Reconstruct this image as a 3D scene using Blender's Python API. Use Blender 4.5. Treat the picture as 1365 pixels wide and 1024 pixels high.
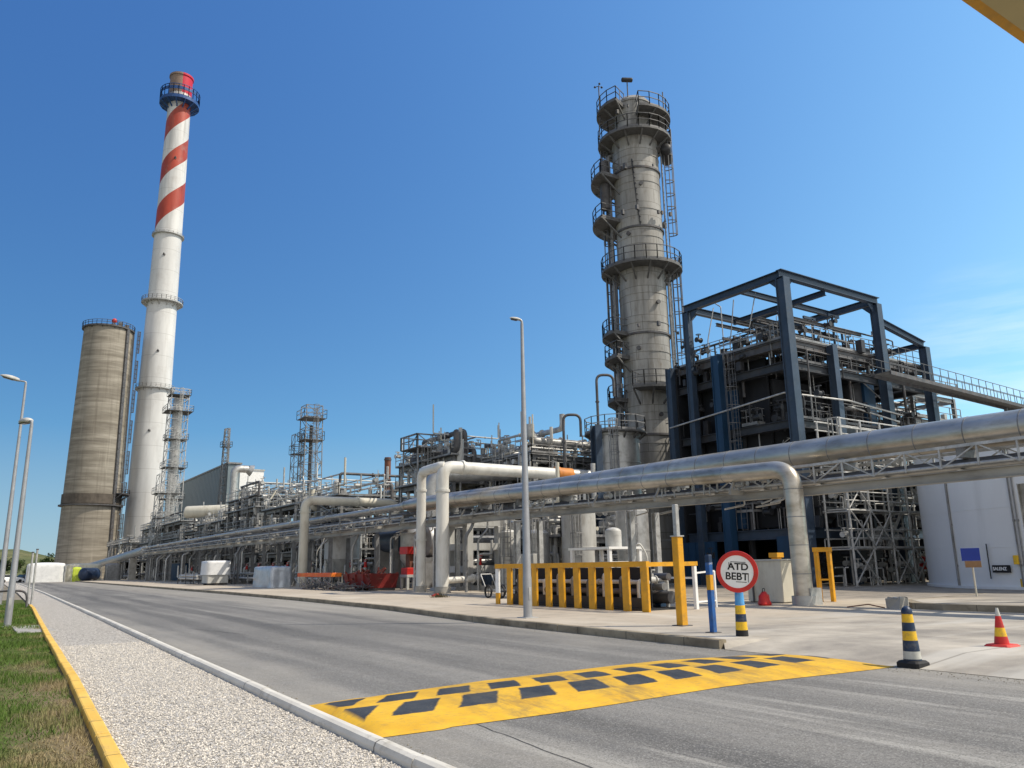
import bpy, math, random
import numpy as np
from math import sin, cos, pi, radians, sqrt, atan2, tan
from mathutils import Vector, Matrix

for o in list(bpy.data.objects):
    bpy.data.objects.remove(o)
SC = bpy.context.scene
COL = SC.collection
V = Vector

# ------------------------------------------------------------------ camera, sky, sun, exposure
# World axes follow the road: +Y runs along the road away from the viewer, +X to the plant side.
HEAD, PITCH, ROLL, CH, FPX = radians(-34), radians(12.95), radians(-1.0), 1.6, 1050.0
cam = bpy.data.cameras.new("camera")
cam.sensor_width = 36.0
cam.lens = 36.0 * FPX / 1365.0
cam.clip_start, cam.clip_end = 0.05, 6000
co = bpy.data.objects.new("camera", cam)
COL.objects.link(co)
CR = Matrix.Rotation(HEAD, 3, 'Z') @ Matrix.Rotation(pi / 2 + PITCH, 3, 'X') @ Matrix.Rotation(ROLL, 3, 'Z')
co.matrix_world = Matrix.Translation((0, 0, CH)) @ CR.to_4x4()
SC.camera = co
SC.render.resolution_x, SC.render.resolution_y = 1024, 768

SUN_EL = radians(50)
SUN_D = V((0.485, -0.42, 0.766)).normalized()      # towards the sun
w = bpy.data.worlds.new("World")
SC.world = w
w.use_nodes = True
nt = w.node_tree
nt.nodes.clear()
sky = nt.nodes.new('ShaderNodeTexSky')
sky.sky_type = 'NISHITA'
sky.sun_disc = False
sky.sun_elevation = math.asin(SUN_D.z)
sky.sun_rotation = atan2(SUN_D.x, SUN_D.y)
sky.altitude = 3000
sky.air_density = 0.7
sky.dust_density = 0.0
sky.ozone_density = 6.0
bg = nt.nodes.new('ShaderNodeBackground')
bg.inputs['Strength'].default_value = 0.158
wo = nt.nodes.new('ShaderNodeOutputWorld')
# faint high cirrus low over the right-hand horizon, fixed in the sky by direction
tc = nt.nodes.new('ShaderNodeTexCoord')
mp = nt.nodes.new('ShaderNodeMapping')
mp.inputs['Rotation'].default_value = (0, 0.12, radians(-61))
mp.inputs['Scale'].default_value = (5, 5, 42)
nz = nt.nodes.new('ShaderNodeTexNoise')
nz.inputs['Scale'].default_value = 1.0
nz.inputs['Detail'].default_value = 7
nz.inputs['Roughness'].default_value = 0.6
rp = nt.nodes.new('ShaderNodeValToRGB')
rp.color_ramp.elements[0].position, rp.color_ramp.elements[1].position = 0.42, 0.8
dp = nt.nodes.new('ShaderNodeVectorMath'); dp.operation = 'DOT_PRODUCT'
cd = (CR @ V(((1335 - 682) / FPX, -(487 - 512) / FPX, -1))).normalized()
dp.inputs[1].default_value = cd
rp2 = nt.nodes.new('ShaderNodeMapRange')
rp2.inputs['From Min'].default_value, rp2.inputs['From Max'].default_value = 0.9925, 0.9992
ml = nt.nodes.new('ShaderNodeMath'); ml.operation = 'MULTIPLY'
ml2 = nt.nodes.new('ShaderNodeMath'); ml2.operation = 'MULTIPLY'
ml2.inputs[1].default_value = 0.42
mx = nt.nodes.new('ShaderNodeMixRGB')
mx.inputs['Color2'].default_value = (6.2, 7.0, 7.8, 1)
L = nt.links.new
L(tc.outputs['Generated'], mp.inputs['Vector']); L(mp.outputs['Vector'], nz.inputs['Vector'])
L(nz.outputs['Fac'], rp.inputs['Fac']); L(tc.outputs['Generated'], dp.inputs[0])
L(dp.outputs['Value'], rp2.inputs['Value']); L(rp.outputs['Color'], ml.inputs[0]); L(rp2.outputs['Result'], ml.inputs[1])
L(ml.outputs[0], ml2.inputs[0]); L(ml2.outputs[0], mx.inputs['Fac'])
# deepen the sky's blue channel by channel and brighten it towards the sun's side, as the clear air does here
def wm(op, a, b):
    n = nt.nodes.new('ShaderNodeMath'); n.operation = op
    for i, q in enumerate((a, b)):
        if isinstance(q, float): n.inputs[i].default_value = q
        else: L(q, n.inputs[i])
    return n.outputs[0]
sd = nt.nodes.new('ShaderNodeVectorMath'); sd.operation = 'DOT_PRODUCT'
sd.inputs[1].default_value = V((.44, -.898, 0))
L(tc.outputs['Generated'], sd.inputs[0])
side = nt.nodes.new('ShaderNodeMapRange')
side.inputs['From Min'].default_value, side.inputs['From Max'].default_value = -1.0, 0.15
side.inputs['To Min'].default_value, side.inputs['To Max'].default_value = -1.22, 1.1
L(sd.outputs['Value'], side.inputs['Value'])
sp = nt.nodes.new('ShaderNodeSeparateColor'); cb = nt.nodes.new('ShaderNodeCombineColor')
L(sky.outputs['Color'], sp.inputs[0])
for i, (ref, tgt, pw, kk) in enumerate(((.0529, .0844, .85, .62), (.105, .231, .70, .47), (.246, .565, .36, .33))):
    q = wm('MULTIPLY', wm('POWER', wm('MULTIPLY', sp.outputs[i], .15 / ref), pw), tgt / .15)
    L(wm('MULTIPLY', q, wm('POWER', 2.71828, wm('MULTIPLY', side.outputs[0], kk))), cb.inputs[i])
# sky whitened round the sun and unseen behind the camera, added as neutral fill, and a dusty band on the horizon
def wdot(v):
    n = nt.nodes.new('ShaderNodeVectorMath'); n.operation = 'DOT_PRODUCT'; n.inputs[1].default_value = v
    L(tc.outputs['Generated'], n.inputs[0]); return n.outputs['Value']
def wrng(v, a, b, c, d):
    n = nt.nodes.new('ShaderNodeMapRange'); L(v, n.inputs['Value'])
    for k, x in zip(('From Min', 'From Max', 'To Min', 'To Max'), (a, b, c, d)): n.inputs[k].default_value = x
    return n.outputs['Result']
def wmix(f, a, b):
    n = nt.nodes.new('ShaderNodeMixRGB'); L(f, n.inputs['Fac']); L(a, n.inputs['Color1'])
    if isinstance(b, tuple): n.inputs['Color2'].default_value = b
    else: L(b, n.inputs['Color2'])
    return n.outputs['Color']
bw = nt.nodes.new('ShaderNodeRGBToBW'); L(cb.outputs[0], bw.inputs[0])
pale = nt.nodes.new('ShaderNodeMixRGB'); pale.blend_type = 'MULTIPLY'; pale.inputs['Fac'].default_value = 1.0
L(bw.outputs[0], pale.inputs['Color1']); pale.inputs['Color2'].default_value = (1.5, 1.45, 1.4, 1)
sky_fill = wm('MAXIMUM', wrng(wdot(SUN_D), .72, .95, 0, .9), wrng(wdot((-.559, -.829, 0)), .0, .5, 0, .85))
c1 = wmix(sky_fill, cb.outputs[0], pale.outputs[0])
c1 = wmix(wrng(wdot((0, 0, 1)), .0, .16, .7, 0), c1, (2.35, 2.85, 3.5, 1))
L(c1, mx.inputs['Color1'])
L(mx.outputs['Color'], bg.inputs['Color']); L(bg.outputs[0], wo.inputs[0])

sl = bpy.data.lights.new("sun", 'SUN')
sl.energy = 4.6
sl.angle = radians(0.5)
sl.color = (1.0, 0.91, 0.77)
so = bpy.data.objects.new("sun", sl)
COL.objects.link(so)
so.location = (0, 0, 60)
so.rotation_euler = (-SUN_D).to_track_quat('-Z', 'Y').to_euler()
vs = SC.view_settings
vs.view_transform, vs.look, vs.exposure, vs.gamma, vs.use_curve_mapping = 'Standard', 'None', 0.0, 1.0, False

# ------------------------------------------------------------------ measuring helpers (photo pixel -> place)
def ray(px, py):
    return CR @ V(((px - 682.5) / FPX, -(py - 512) / FPX, -1.0))
O = V((0, 0, CH))
FWD = V((sin(-HEAD), cos(-HEAD), 0))
def G(px, py, z=0.0):
    d = ray(px, py); return O + d * ((z - CH) / d.z)
def PY(px, py, Y):
    d = ray(px, py); return O + d * (Y / d.dot(FWD))
def PA(px, py, a):
    d = ray(px, py); return O + d * (a / d.x)
def PB(px, py, b):
    d = ray(px, py); return O + d * (b / d.y)

# ------------------------------------------------------------------ mesh builder
class MB:
    def __init__(s):
        s.v, s.f, s.sm, s.mi, s.cur, s.M = [], [], [], [], 0, None
    def add(s, vs_, fs, smooth=False):
        n = len(s.v)
        if s.M is not None:
            vs_ = [s.M @ V(p) for p in vs_]
        s.v.extend([tuple(p) for p in vs_])
        for q in fs:
            s.f.append(tuple(i + n for i in q)); s.sm.append(smooth); s.mi.append(s.cur)
    def box(s, x0, x1, y0, y1, z0, z1):
        s.add([(x0, y0, z0), (x1, y0, z0), (x1, y1, z0), (x0, y1, z0), (x0, y0, z1), (x1, y0, z1), (x1, y1, z1), (x0, y1, z1)],
              [(3, 2, 1, 0), (4, 5, 6, 7), (0, 1, 5, 4), (1, 2, 6, 5), (2, 3, 7, 6), (3, 0, 4, 7)])
        return s
    def bbox(s, x0, x1, y0, y1, z0, z1, c):
        # box with chamfered vertical and top edges
        p = [(x0 + c, y0), (x1 - c, y0), (x1, y0 + c), (x1, y1 - c), (x1 - c, y1), (x0 + c, y1), (x0, y1 - c), (x0, y0 + c)]
        mxx, myy = (x0 + x1) / 2, (y0 + y1) / 2
        q = [(mxx + (a - mxx) * (1 - 2 * c / (x1 - x0)), myy + (b - myy) * (1 - 2 * c / (y1 - y0))) for a, b in p]
        vs_ = [(a, b, z0) for a, b in p] + [(a, b, z1 - c) for a, b in p] + [(a, b, z1) for a, b in q]
        fs = [tuple(range(7, -1, -1)), tuple(range(16, 24))]
        for k in range(8):
            j = (k + 1) % 8
            fs += [(k, j, j + 8, k + 8), (k + 8, j + 8, j + 16, k + 16)]
        s.add(vs_, fs); return s
    def bar(s, p0, p1, w, h=None, up=None):
        p0, p1 = V(p0), V(p1); h = w if h is None else h
        d = (p1 - p0)
        if d.length < 1e-6: return s
        d.normalize()
        u = V(up) if up else (V((0, 0, 1)) if abs(d.z) < .95 else V((0, 1, 0)))
        x = d.cross(u).normalized(); y = x.cross(d)
        vs_ = []
        for p in (p0, p1):
            for a, b in ((-1, -1), (1, -1), (1, 1), (-1, 1)):
                vs_.append(p + x * (a * w / 2) + y * (b * h / 2))
        s.add(vs_, [(3, 2, 1, 0), (4, 5, 6, 7), (0, 1, 5, 4), (1, 2, 6, 5), (2, 3, 7, 6), (3, 0, 4, 7)]); return s
    def ibeam(s, p0, p1, w, h, t=None):
        p0, p1 = V(p0), V(p1); t = t or max(.02, h * .08)
        d = (p1 - p0).normalized()
        u = V((0, 0, 1)) if abs(d.z) < .95 else V((0, 1, 0))
        x = d.cross(u).normalized(); y = x.cross(d)
        s.bar(p0 + y * (h / 2 - t / 2), p1 + y * (h / 2 - t / 2), w, t)
        s.bar(p0 - y * (h / 2 - t / 2), p1 - y * (h / 2 - t / 2), w, t)
        s.bar(p0, p1, t, h - 2 * t - .002); return s
    def rings(s, cs, rs, n, frames, caps=True, smooth=True):
        vs_ = []
        for c, r, (x, y) in zip(cs, rs, frames):
            for k in range(n):
                a = 2 * pi * k / n
                vs_.append(c + x * (r * cos(a)) + y * (r * sin(a)))
        fs = []
        for i in range(len(cs) - 1):
            for k in range(n):
                j = (k + 1) % n
                fs.append((i * n + k, i * n + j, (i + 1) * n + j, (i + 1) * n + k))
        s.add(vs_, fs, smooth)
        if caps:
            m = len(cs) - 1
            s.add(vs_[:n], [tuple(range(n - 1, -1, -1))]) ; s.add(vs_[m * n:], [tuple(range(n))])
        return s
    def tube(s, p0, p1, r, n=8, r1=None, caps=True):
        p0, p1 = V(p0), V(p1); d = p1 - p0
        if d.length < 1e-6: return s
        d.normalize()
        u = V((0, 0, 1)) if abs(d.z) < .95 else V((1, 0, 0))
        x = d.cross(u).normalized(); y = d.cross(x)
        return s.rings([p0, p1], [r, r if r1 is None else r1], n, [(x, y)] * 2, caps)
    def path(s, pts, r, n=8, fil=None, caps=True, closed=False, steps=6):
        pts = [V(p) for p in pts]; fil = 2.0 * r if fil is None else fil
        if closed: pts = pts + [pts[0]]
        c = [pts[0]]
        for i in range(1, len(pts) - 1):
            a, b, d = pts[i - 1], pts[i], pts[i + 1]
            la, lb = (b - a).length, (d - b).length
            if fil <= 0 or la < 1e-5 or lb < 1e-5:
                c.append(b); continue
            k = min(fil, la * .49, lb * .49)
            q0, q1 = b + (a - b) * (k / la), b + (d - b) * (k / lb)
            for t in range(steps + 1):
                t /= steps
                c.append(q0 * (1 - t) ** 2 + b * (2 * t * (1 - t)) + q1 * t * t)
        c.append(pts[-1])
        cc = [c[0]]
        for p in c[1:]:
            if (p - cc[-1]).length > 1e-4: cc.append(p)
        c = cc
        if len(c) < 2: return s
        fr = []; x = None
        for i in range(len(c)):
            t = (c[min(i + 1, len(c) - 1)] - c[max(i - 1, 0)]).normalized()
            if x is None:
                u = V((0, 0, 1)) if abs(t.z) < .95 else V((1, 0, 0))
                x = t.cross(u).normalized()
            else:
                x = (x - t * x.dot(t)).normalized()
            fr.append((x, t.cross(x)))
        return s.rings(c, [r] * len(c), n, fr, caps)
    def lathe(s, prof, c=(0, 0, 0), n=24, a0=0.0, a1=2 * pi, smooth=True, axis=None):
        c = V(c)
        z = V(axis).normalized() if axis else V((0, 0, 1))
        u = V((0, 0, 1)) if abs(z.z) < .95 else V((1, 0, 0))
        x = V((1, 0, 0)) if not axis else z.cross(u).normalized(); y = z.cross(x)
        full = abs(a1 - a0 - 2 * pi) < 1e-6; m = n if full else n + 1
        if smooth and len(prof) > 2:                       # break the shading at sharp profile corners
            runs = [[prof[0]]]
            for i in range(1, len(prof)):
                runs[-1].append(prof[i])
                if i < len(prof) - 1:
                    ax_, az = prof[i][0] - prof[i - 1][0], prof[i][1] - prof[i - 1][1]; bx_, bz_ = prof[i + 1][0] - prof[i][0], prof[i + 1][1] - prof[i][1]
                    la, lb = math.hypot(ax_, az), math.hypot(bx_, bz_)
                    if la < 1e-9 or lb < 1e-9 or (ax_ * bx_ + az * bz_) / (la * lb) < .8: runs.append([prof[i]])
            if len(runs) > 1:
                for r_ in runs:
                    if len(r_) > 1: s.lathe(r_, c, n, a0, a1, True, axis)
                return s
        vs_ = []
        for r, h in prof:
            for k in range(m):
                a = a0 + (a1 - a0) * k / n
                vs_.append(c + x * (r * cos(a)) + y * (r * sin(a)) + z * h)
        fs = []
        for i in range(len(prof) - 1):
            for k in range(n):
                j = (k + 1) % m
                fs.append((i * m + k, i * m + j, (i + 1) * m + j, (i + 1) * m + k))
        s.add(vs_, fs, smooth); return s
    def ring(s, c, r0, r1, z0, z1, a0=0.0, a1=2 * pi, n=24):
        s.lathe([(r0, z0), (r1, z0), (r1, z1), (r0, z1), (r0, z0)], c, n, a0, a1, smooth=False)
        if abs(a1 - a0 - 2 * pi) > 1e-6:
            for a in (a0, a1):
                q = [(c[0] + r * cos(a), c[1] + r * sin(a), c[2] + z) for r, z in ((r0, z0), (r1, z0), (r1, z1), (r0, z1))]
                s.add(q, [(0, 1, 2, 3)])
        return s
    def vessel(s, p0, p1, r, n=20):
        p0, p1 = V(p0), V(p1); l = (p1 - p0).length
        d = r * .5
        pr = [(r * sin(t * pi / 2 / 5), -d * cos(t * pi / 2 / 5)) for t in range(6)]
        pr += [(r, l * .3), (r * 1.015, l * .3), (r * 1.015, l * .3 + .06), (r, l * .3 + .06)]
        pr += [(r, l * .72), (r * 1.015, l * .72), (r * 1.015, l * .72 + .06), (r, l * .72 + .06)]
        pr += [(r * cos(t * pi / 2 / 5), l + d * sin(t * pi / 2 / 5)) for t in range(6)]
        return s.lathe(pr, p0, n, axis=(p1 - p0))
    def prism(s, poly, z0, z1):
        n = len(poly)
        vs_ = [(x, y, z0) for x, y in poly] + [(x, y, z1) for x, y in poly]
        s.add(vs_, [tuple(range(n - 1, -1, -1)), tuple(range(n, 2 * n))] + [(i, (i + 1) % n, (i + 1) % n + n, i + n) for i in range(n)]); return s
    def quad(s, a, b, c, d):
        s.add([a, b, c, d], [(0, 1, 2, 3)]); return s
    def build(s, name, mat, parent=None):
        off = V(parent.matrix_world.translation) if parent else V((0, 0, 0))
        if parent: off = wloc(parent)
        me = bpy.data.meshes.new(name)
        me.from_pydata([(p[0] - off.x, p[1] - off.y, p[2] - off.z) for p in s.v], [], s.f)
        me.polygons.foreach_set('use_smooth', s.sm)
        for m in (mat if isinstance(mat, (list, tuple)) else [mat]): me.materials.append(m)
        if any(s.mi): me.polygons.foreach_set('material_index', s.mi)
        me.update()
        o = bpy.data.objects.new(name, me)
        COL.objects.link(o)
        if parent: o.parent = parent
        return o

def wloc(o):
    p = V(o.location)
    while o.parent:
        o = o.parent; p = p + V(o.location)
    return p
def tag(o, label=None, cat=None, group=None, kind=None):
    if label: o['label'] = label
    if cat: o['category'] = cat
    if group: o['group'] = group
    if kind: o['kind'] = kind
    return o
def thing(name, label, cat, loc, group=None):
    o = bpy.data.objects.new(name, None)
    COL.objects.link(o); o.location = loc; o.empty_display_size = .3
    return tag(o, label, cat, group)
def struct(o):
    o['kind'] = 'structure'; return o
def dup(root, loc, label=None):
    kids = {}
    for c in bpy.data.objects:
        if c.parent: kids.setdefault(c.parent.name, []).append(c)
    def cp(o, par):
        n = o.copy(); COL.objects.link(n); n.parent = par
        for c in kids.get(o.name, []): cp(c, n)
        return n
    r = cp(root, None); r.location = loc
    if label: r['label'] = label
    return r

# ------------------------------------------------------------------ materials
def mat(name, col, rough=.6, metal=0.0, var=.22, scale=1.2, stretch=(1, 1, 1), dirt=None, dthr=(.52, .72), damt=.7, dscale=None,
        dstretch=None, bump=0.0, bscale=30, spec=.4):
    m = bpy.data.materials.new(name); m.use_nodes = True
    t = m.node_tree; N = t.nodes; b = N['Principled BSDF']
    b.inputs['Roughness'].default_value = rough; b.inputs['Metallic'].default_value = metal
    b.inputs['Specular IOR Level'].default_value = spec
    tcn = N.new('ShaderNodeTexCoord')
    def noise(sc, st, det=6, seed=0):
        mpn = N.new('ShaderNodeMapping'); mpn.inputs['Scale'].default_value = st; mpn.inputs['Location'].default_value = (seed, seed * 1.7, seed * .3)
        n = N.new('ShaderNodeTexNoise'); n.inputs['Scale'].default_value = sc; n.inputs['Detail'].default_value = det; n.inputs['Roughness'].default_value = .62
        t.links.new(tcn.outputs['Object'], mpn.inputs['Vector']); t.links.new(mpn.outputs['Vector'], n.inputs['Vector'])
        return n
    n1 = noise(scale, stretch)
    r1 = N.new('ShaderNodeValToRGB')
    e = r1.color_ramp.elements
    e[0].position, e[1].position = .3, .7
    e[0].color = tuple(c * (1 - var) for c in col) + (1,); e[1].color = tuple(min(.95, c * (1 + var)) for c in col) + (1,)
    t.links.new(n1.outputs['Fac'], r1.inputs['Fac'])
    out = r1.outputs['Color']
    if dirt:
        n2 = noise(dscale or scale * 1.7, dstretch or stretch, 8, 7.3)
        mr = N.new('ShaderNodeMapRange'); mr.inputs['From Min'].default_value, mr.inputs['From Max'].default_value = dthr
        mr.inputs['To Max'].default_value = damt
        t.links.new(n2.outputs['Fac'], mr.inputs['Value'])
        mxn = N.new('ShaderNodeMixRGB'); mxn.inputs['Color2'].default_value = tuple(dirt) + (1,)
        t.links.new(mr.outputs['Result'], mxn.inputs['Fac']); t.links.new(out, mxn.inputs['Color1']); out = mxn.outputs['Color']
    t.links.new(out, b.inputs['Base Color'])
    # roughness breakup
    mr2 = N.new('ShaderNodeMapRange'); mr2.inputs['To Min'].default_value = max(.05, rough - .12); mr2.inputs['To Max'].default_value = min(1, rough + .12)
    t.links.new(n1.outputs['Fac'], mr2.inputs['Value']); t.links.new(mr2.outputs['Result'], b.inputs['Roughness'])
    if bump:
        n3 = noise(bscale, (1, 1, 1), 5, 3.1)
        bp = N.new('ShaderNodeBump'); bp.inputs['Strength'].default_value = bump; bp.inputs['Distance'].default_value = .02
        t.links.new(n3.outputs['Fac'], bp.inputs['Height']); t.links.new(bp.outputs['Normal'], b.inputs['Normal'])
    m['bsdf_col'] = 1
    return m

GALV = mat('galvanised_steel', (.44, .44, .43), .5, .35, .3, 2.5, dirt=(.14, .11, .08), damt=.5)
LGREY = mat('light_grey_paint', (.48, .48, .46), .5, 0, .18, 1.5, (1, 1, .4), dirt=(.2, .16, .12), damt=.45)
STEEL = mat('weathered_dark_steel', (.10, .10, .105), .6, .2, .4, 2.0, dirt=(.12, .07, .045), damt=.6)
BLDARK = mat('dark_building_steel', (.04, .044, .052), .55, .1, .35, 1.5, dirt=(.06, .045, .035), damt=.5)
BLACKS = mat('black_steel', (.035, .036, .04), .55, .1, .4, 2.0)
MIDGR = mat('mid_grey_steel', (.22, .225, .23), .55, .2, .3, 2.0, dirt=(.10, .075, .055), damt=.5)
ALU = mat('aluminium_cladding', (.5, .462, .4), .34, .62, .25, 1.3, (1, .35, 1), dirt=(.2, .16, .1), dthr=(.48, .7), damt=.6, dscale=1.7, dstretch=(1, .5, 1.6))
ALUD = mat('dull_cladding', (.44, .44, .43), .45, .6, .2, 1.6, dirt=(.2, .18, .15), damt=.5)
WHITEP = mat('white_pipe_paint', (.66, .65, .61), .45, 0, .1, .8, (1, 1, .3), dirt=(.33, .29, .23), damt=.5)
CREAM = mat('cream_paint', (.58, .55, .46), .45, 0, .12, .8, (1, 1, .4), dirt=(.3, .25, .18), damt=.5)
CONC = mat('plain_concrete', (.36, .345, .315), .85, 0, .2, 1.0, dirt=(.16, .145, .12), damt=.6, bump=.25)
TOWERC = None
DECK = mat('deck_grating', (.13, .13, .13), .7, .3, .3, 3)
RAIL = mat('rail_steel', (.30, .30, .30), .5, .3, .35, 1.5, dirt=(.12, .1, .08), damt=.6)
RAILD = mat('dark_rail_steel', (.13, .13, .135), .55, .3, .35, 1.5)
BLUEST = mat('blue_steel_paint', (.036, .056, .09), .42, 0, .22, 1.2, dirt=(.08, .085, .09), damt=.45)
BLUEDK = mat('blue_cladding', (.012, .045, .1), .5, 0, .3, .9, (1, 1, .3))
SHADEIN = mat('interior_shade_dark', (.014, .016, .021), .8, 0, .4, .8)  # near-black, stands in for shade inside open bays and gaps
YEL = mat('yellow_paint', (.68, .33, .015), .5, 0, .14, 2.5, dirt=(.26, .17, .06), damt=.5, dscale=5)
YELB = mat('bright_yellow_band', (.78, .48, .02), .45, 0, .1, 4, dirt=(.3, .21, .09), damt=.65, dscale=11)
NAVY = mat('navy_band', (.012, .03, .075), .45, 0, .3, 5, dirt=(.13, .13, .125), damt=.55, dscale=11)
BLUEB = mat('blue_band', (.018, .1, .33), .45, 0, .25, 5, dirt=(.15, .18, .22), damt=.45, dscale=9)
SKYB = mat('light_blue_band', (.08, .32, .66), .5, 0, .2, 5, dirt=(.4, .45, .5), damt=.4)
REDP = mat('red_paint', (.56, .025, .02), .45, 0, .2, 2.5, dirt=(.22, .04, .03), damt=.5)
ORANGE = mat('orange_paint', (.75, .12, .015), .5, 0, .15, 1.5, dirt=(.8, .35, .05), damt=.7, dscale=.6)
RUSTOR = mat('orange_collar', (.55, .2, .04), .6, 0, .3, 1.5)
WHITE = mat('white_paint', (.84, .84, .83), .45, 0, .06, 2, dirt=(.5, .48, .44), damt=.4)
WBAND = mat('dirty_white_band', (.5, .5, .46), .6, 0, .2, 6)
BLACKR = mat('black_rubber', (.018, .018, .02), .75, 0, .4, 5)
TANKM = mat('tank_paint', (.74, .755, .76), .38, 0, .07, .35, (1, 1, .4), dirt=(.36, .36, .34), dthr=(.55, .8), damt=.45, dscale=.5, dstretch=(1, 1, .12))
POLE = mat('lamp_pole_zinc', (.34, .345, .36), .42, .45, .15, 2)
SILOC = None
SHED = mat('shed_cladding', (.17, .215, .24), .5, .1, .1, .3, (1, 1, .1))
WRAP = mat('white_tarpaulin', (.7, .71, .72), .5, 0, .1, 1.2, dirt=(.45, .46, .48), damt=.5, bump=.6, bscale=2)
SILVERW = mat('silver_wrap', (.5, .53, .57), .35, .3, .2, 2, bump=.8, bscale=3)
LIME = mat('lime_cover', (.5, .6, .06), .5)
DUSTY = mat('dusty_cover', (.24, .24, .24), .7, 0, .3, 2)
BEIGE = mat('canopy_beige', (.5, .4, .2), .6, 0, .1, 2)
GLASSD = mat('dark_glass', (.02, .025, .03), .12, 0, .2, 2)
BROWN = mat('rust_brown', (.16, .065, .04), .7, .1, .4, 2)

def shader_begin(name):
    m = bpy.data.materials.new(name); m.use_nodes = True
    t = m.node_tree; b = t.nodes['Principled BSDF']
    return m, t, t.nodes, b
class SH:
    """tiny node helper"""
    def __init__(s, name):
        s.m = bpy.data.materials.new(name); s.m.use_nodes = True
        s.t = s.m.node_tree; s.N = s.t.nodes; s.b = s.N['Principled BSDF']
        s.tc = s.N.new('ShaderNodeTexCoord').outputs['Object']
    def lk(s, o, i):
        if isinstance(o, (int, float)): i.default_value = o
        elif isinstance(o, tuple): i.default_value = o if len(o) == 4 or i.type == 'VECTOR' else o + (1,)
        else: s.t.links.new(o, i)
    def noise(s, scale, st=(1, 1, 1), det=6, rough=.6, loc=(0, 0, 0), vec=None):
        mpn = s.N.new('ShaderNodeMapping'); mpn.inputs['Scale'].default_value = st; mpn.inputs['Location'].default_value = loc
        n = s.N.new('ShaderNodeTexNoise'); n.inputs['Scale'].default_value = scale; n.inputs['Detail'].default_value = det; n.inputs['Roughness'].default_value = rough
        s.lk(vec or s.tc, mpn.inputs['Vector']); s.lk(mpn.outputs['Vector'], n.inputs['Vector']); return n.outputs['Fac']
    def voro(s, scale, feat='F1'):
        n = s.N.new('ShaderNodeTexVoronoi'); n.feature = feat; n.inputs['Scale'].default_value = scale
        s.lk(s.tc, n.inputs['Vector']); return n
    def math(s, op, a, b=0.0, c=0.0):
        n = s.N.new('ShaderNodeMath'); n.operation = op
        s.lk(a, n.inputs[0]); s.lk(b, n.inputs[1]); s.lk(c, n.inputs[2]); return n.outputs[0]
    def rng(s, v, a, b, c=0.0, d=1.0):
        n = s.N.new('ShaderNodeMapRange'); s.lk(v, n.inputs['Value'])
        for k, x in zip(('From Min', 'From Max', 'To Min', 'To Max'), (a, b, c, d)): n.inputs[k].default_value = x
        return n.outputs['Result']
    def ramp(s, v, stops):
        n = s.N.new('ShaderNodeValToRGB'); s.lk(v, n.inputs['Fac'])
        e = n.color_ramp.elements
        while len(e) < len(stops): e.new(.5)
        for el, (p, c) in zip(e, stops): el.position = p; el.color = tuple(c) + (1,)
        return n.outputs['Color']
    def mix(s, f, a, b):
        n = s.N.new('ShaderNodeMixRGB'); s.lk(f, n.inputs['Fac']); s.lk(a, n.inputs['Color1']); s.lk(b, n.inputs['Color2']); return n.outputs['Color']
    def xyz(s):
        n = s.N.new('ShaderNodeSeparateXYZ'); s.lk(s.tc, n.inputs[0]); return n.outputs
    def bump(s, h, st=.5, dist=.02):
        n = s.N.new('ShaderNodeBump'); n.inputs['Strength'].default_value = st; n.inputs['Distance'].default_value = dist
        s.lk(h, n.inputs['Height']); s.lk(n.outputs['Normal'], s.b.inputs['Normal'])
    def done(s, col, rough=.8, spec=.3, metal=0.0):
        s.lk(col, s.b.inputs['Base Color']); s.lk(rough, s.b.inputs['Roughness'])
        s.b.inputs['Specular IOR Level'].default_value = spec; s.b.inputs['Metallic'].default_value = metal
        return s.m

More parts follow.
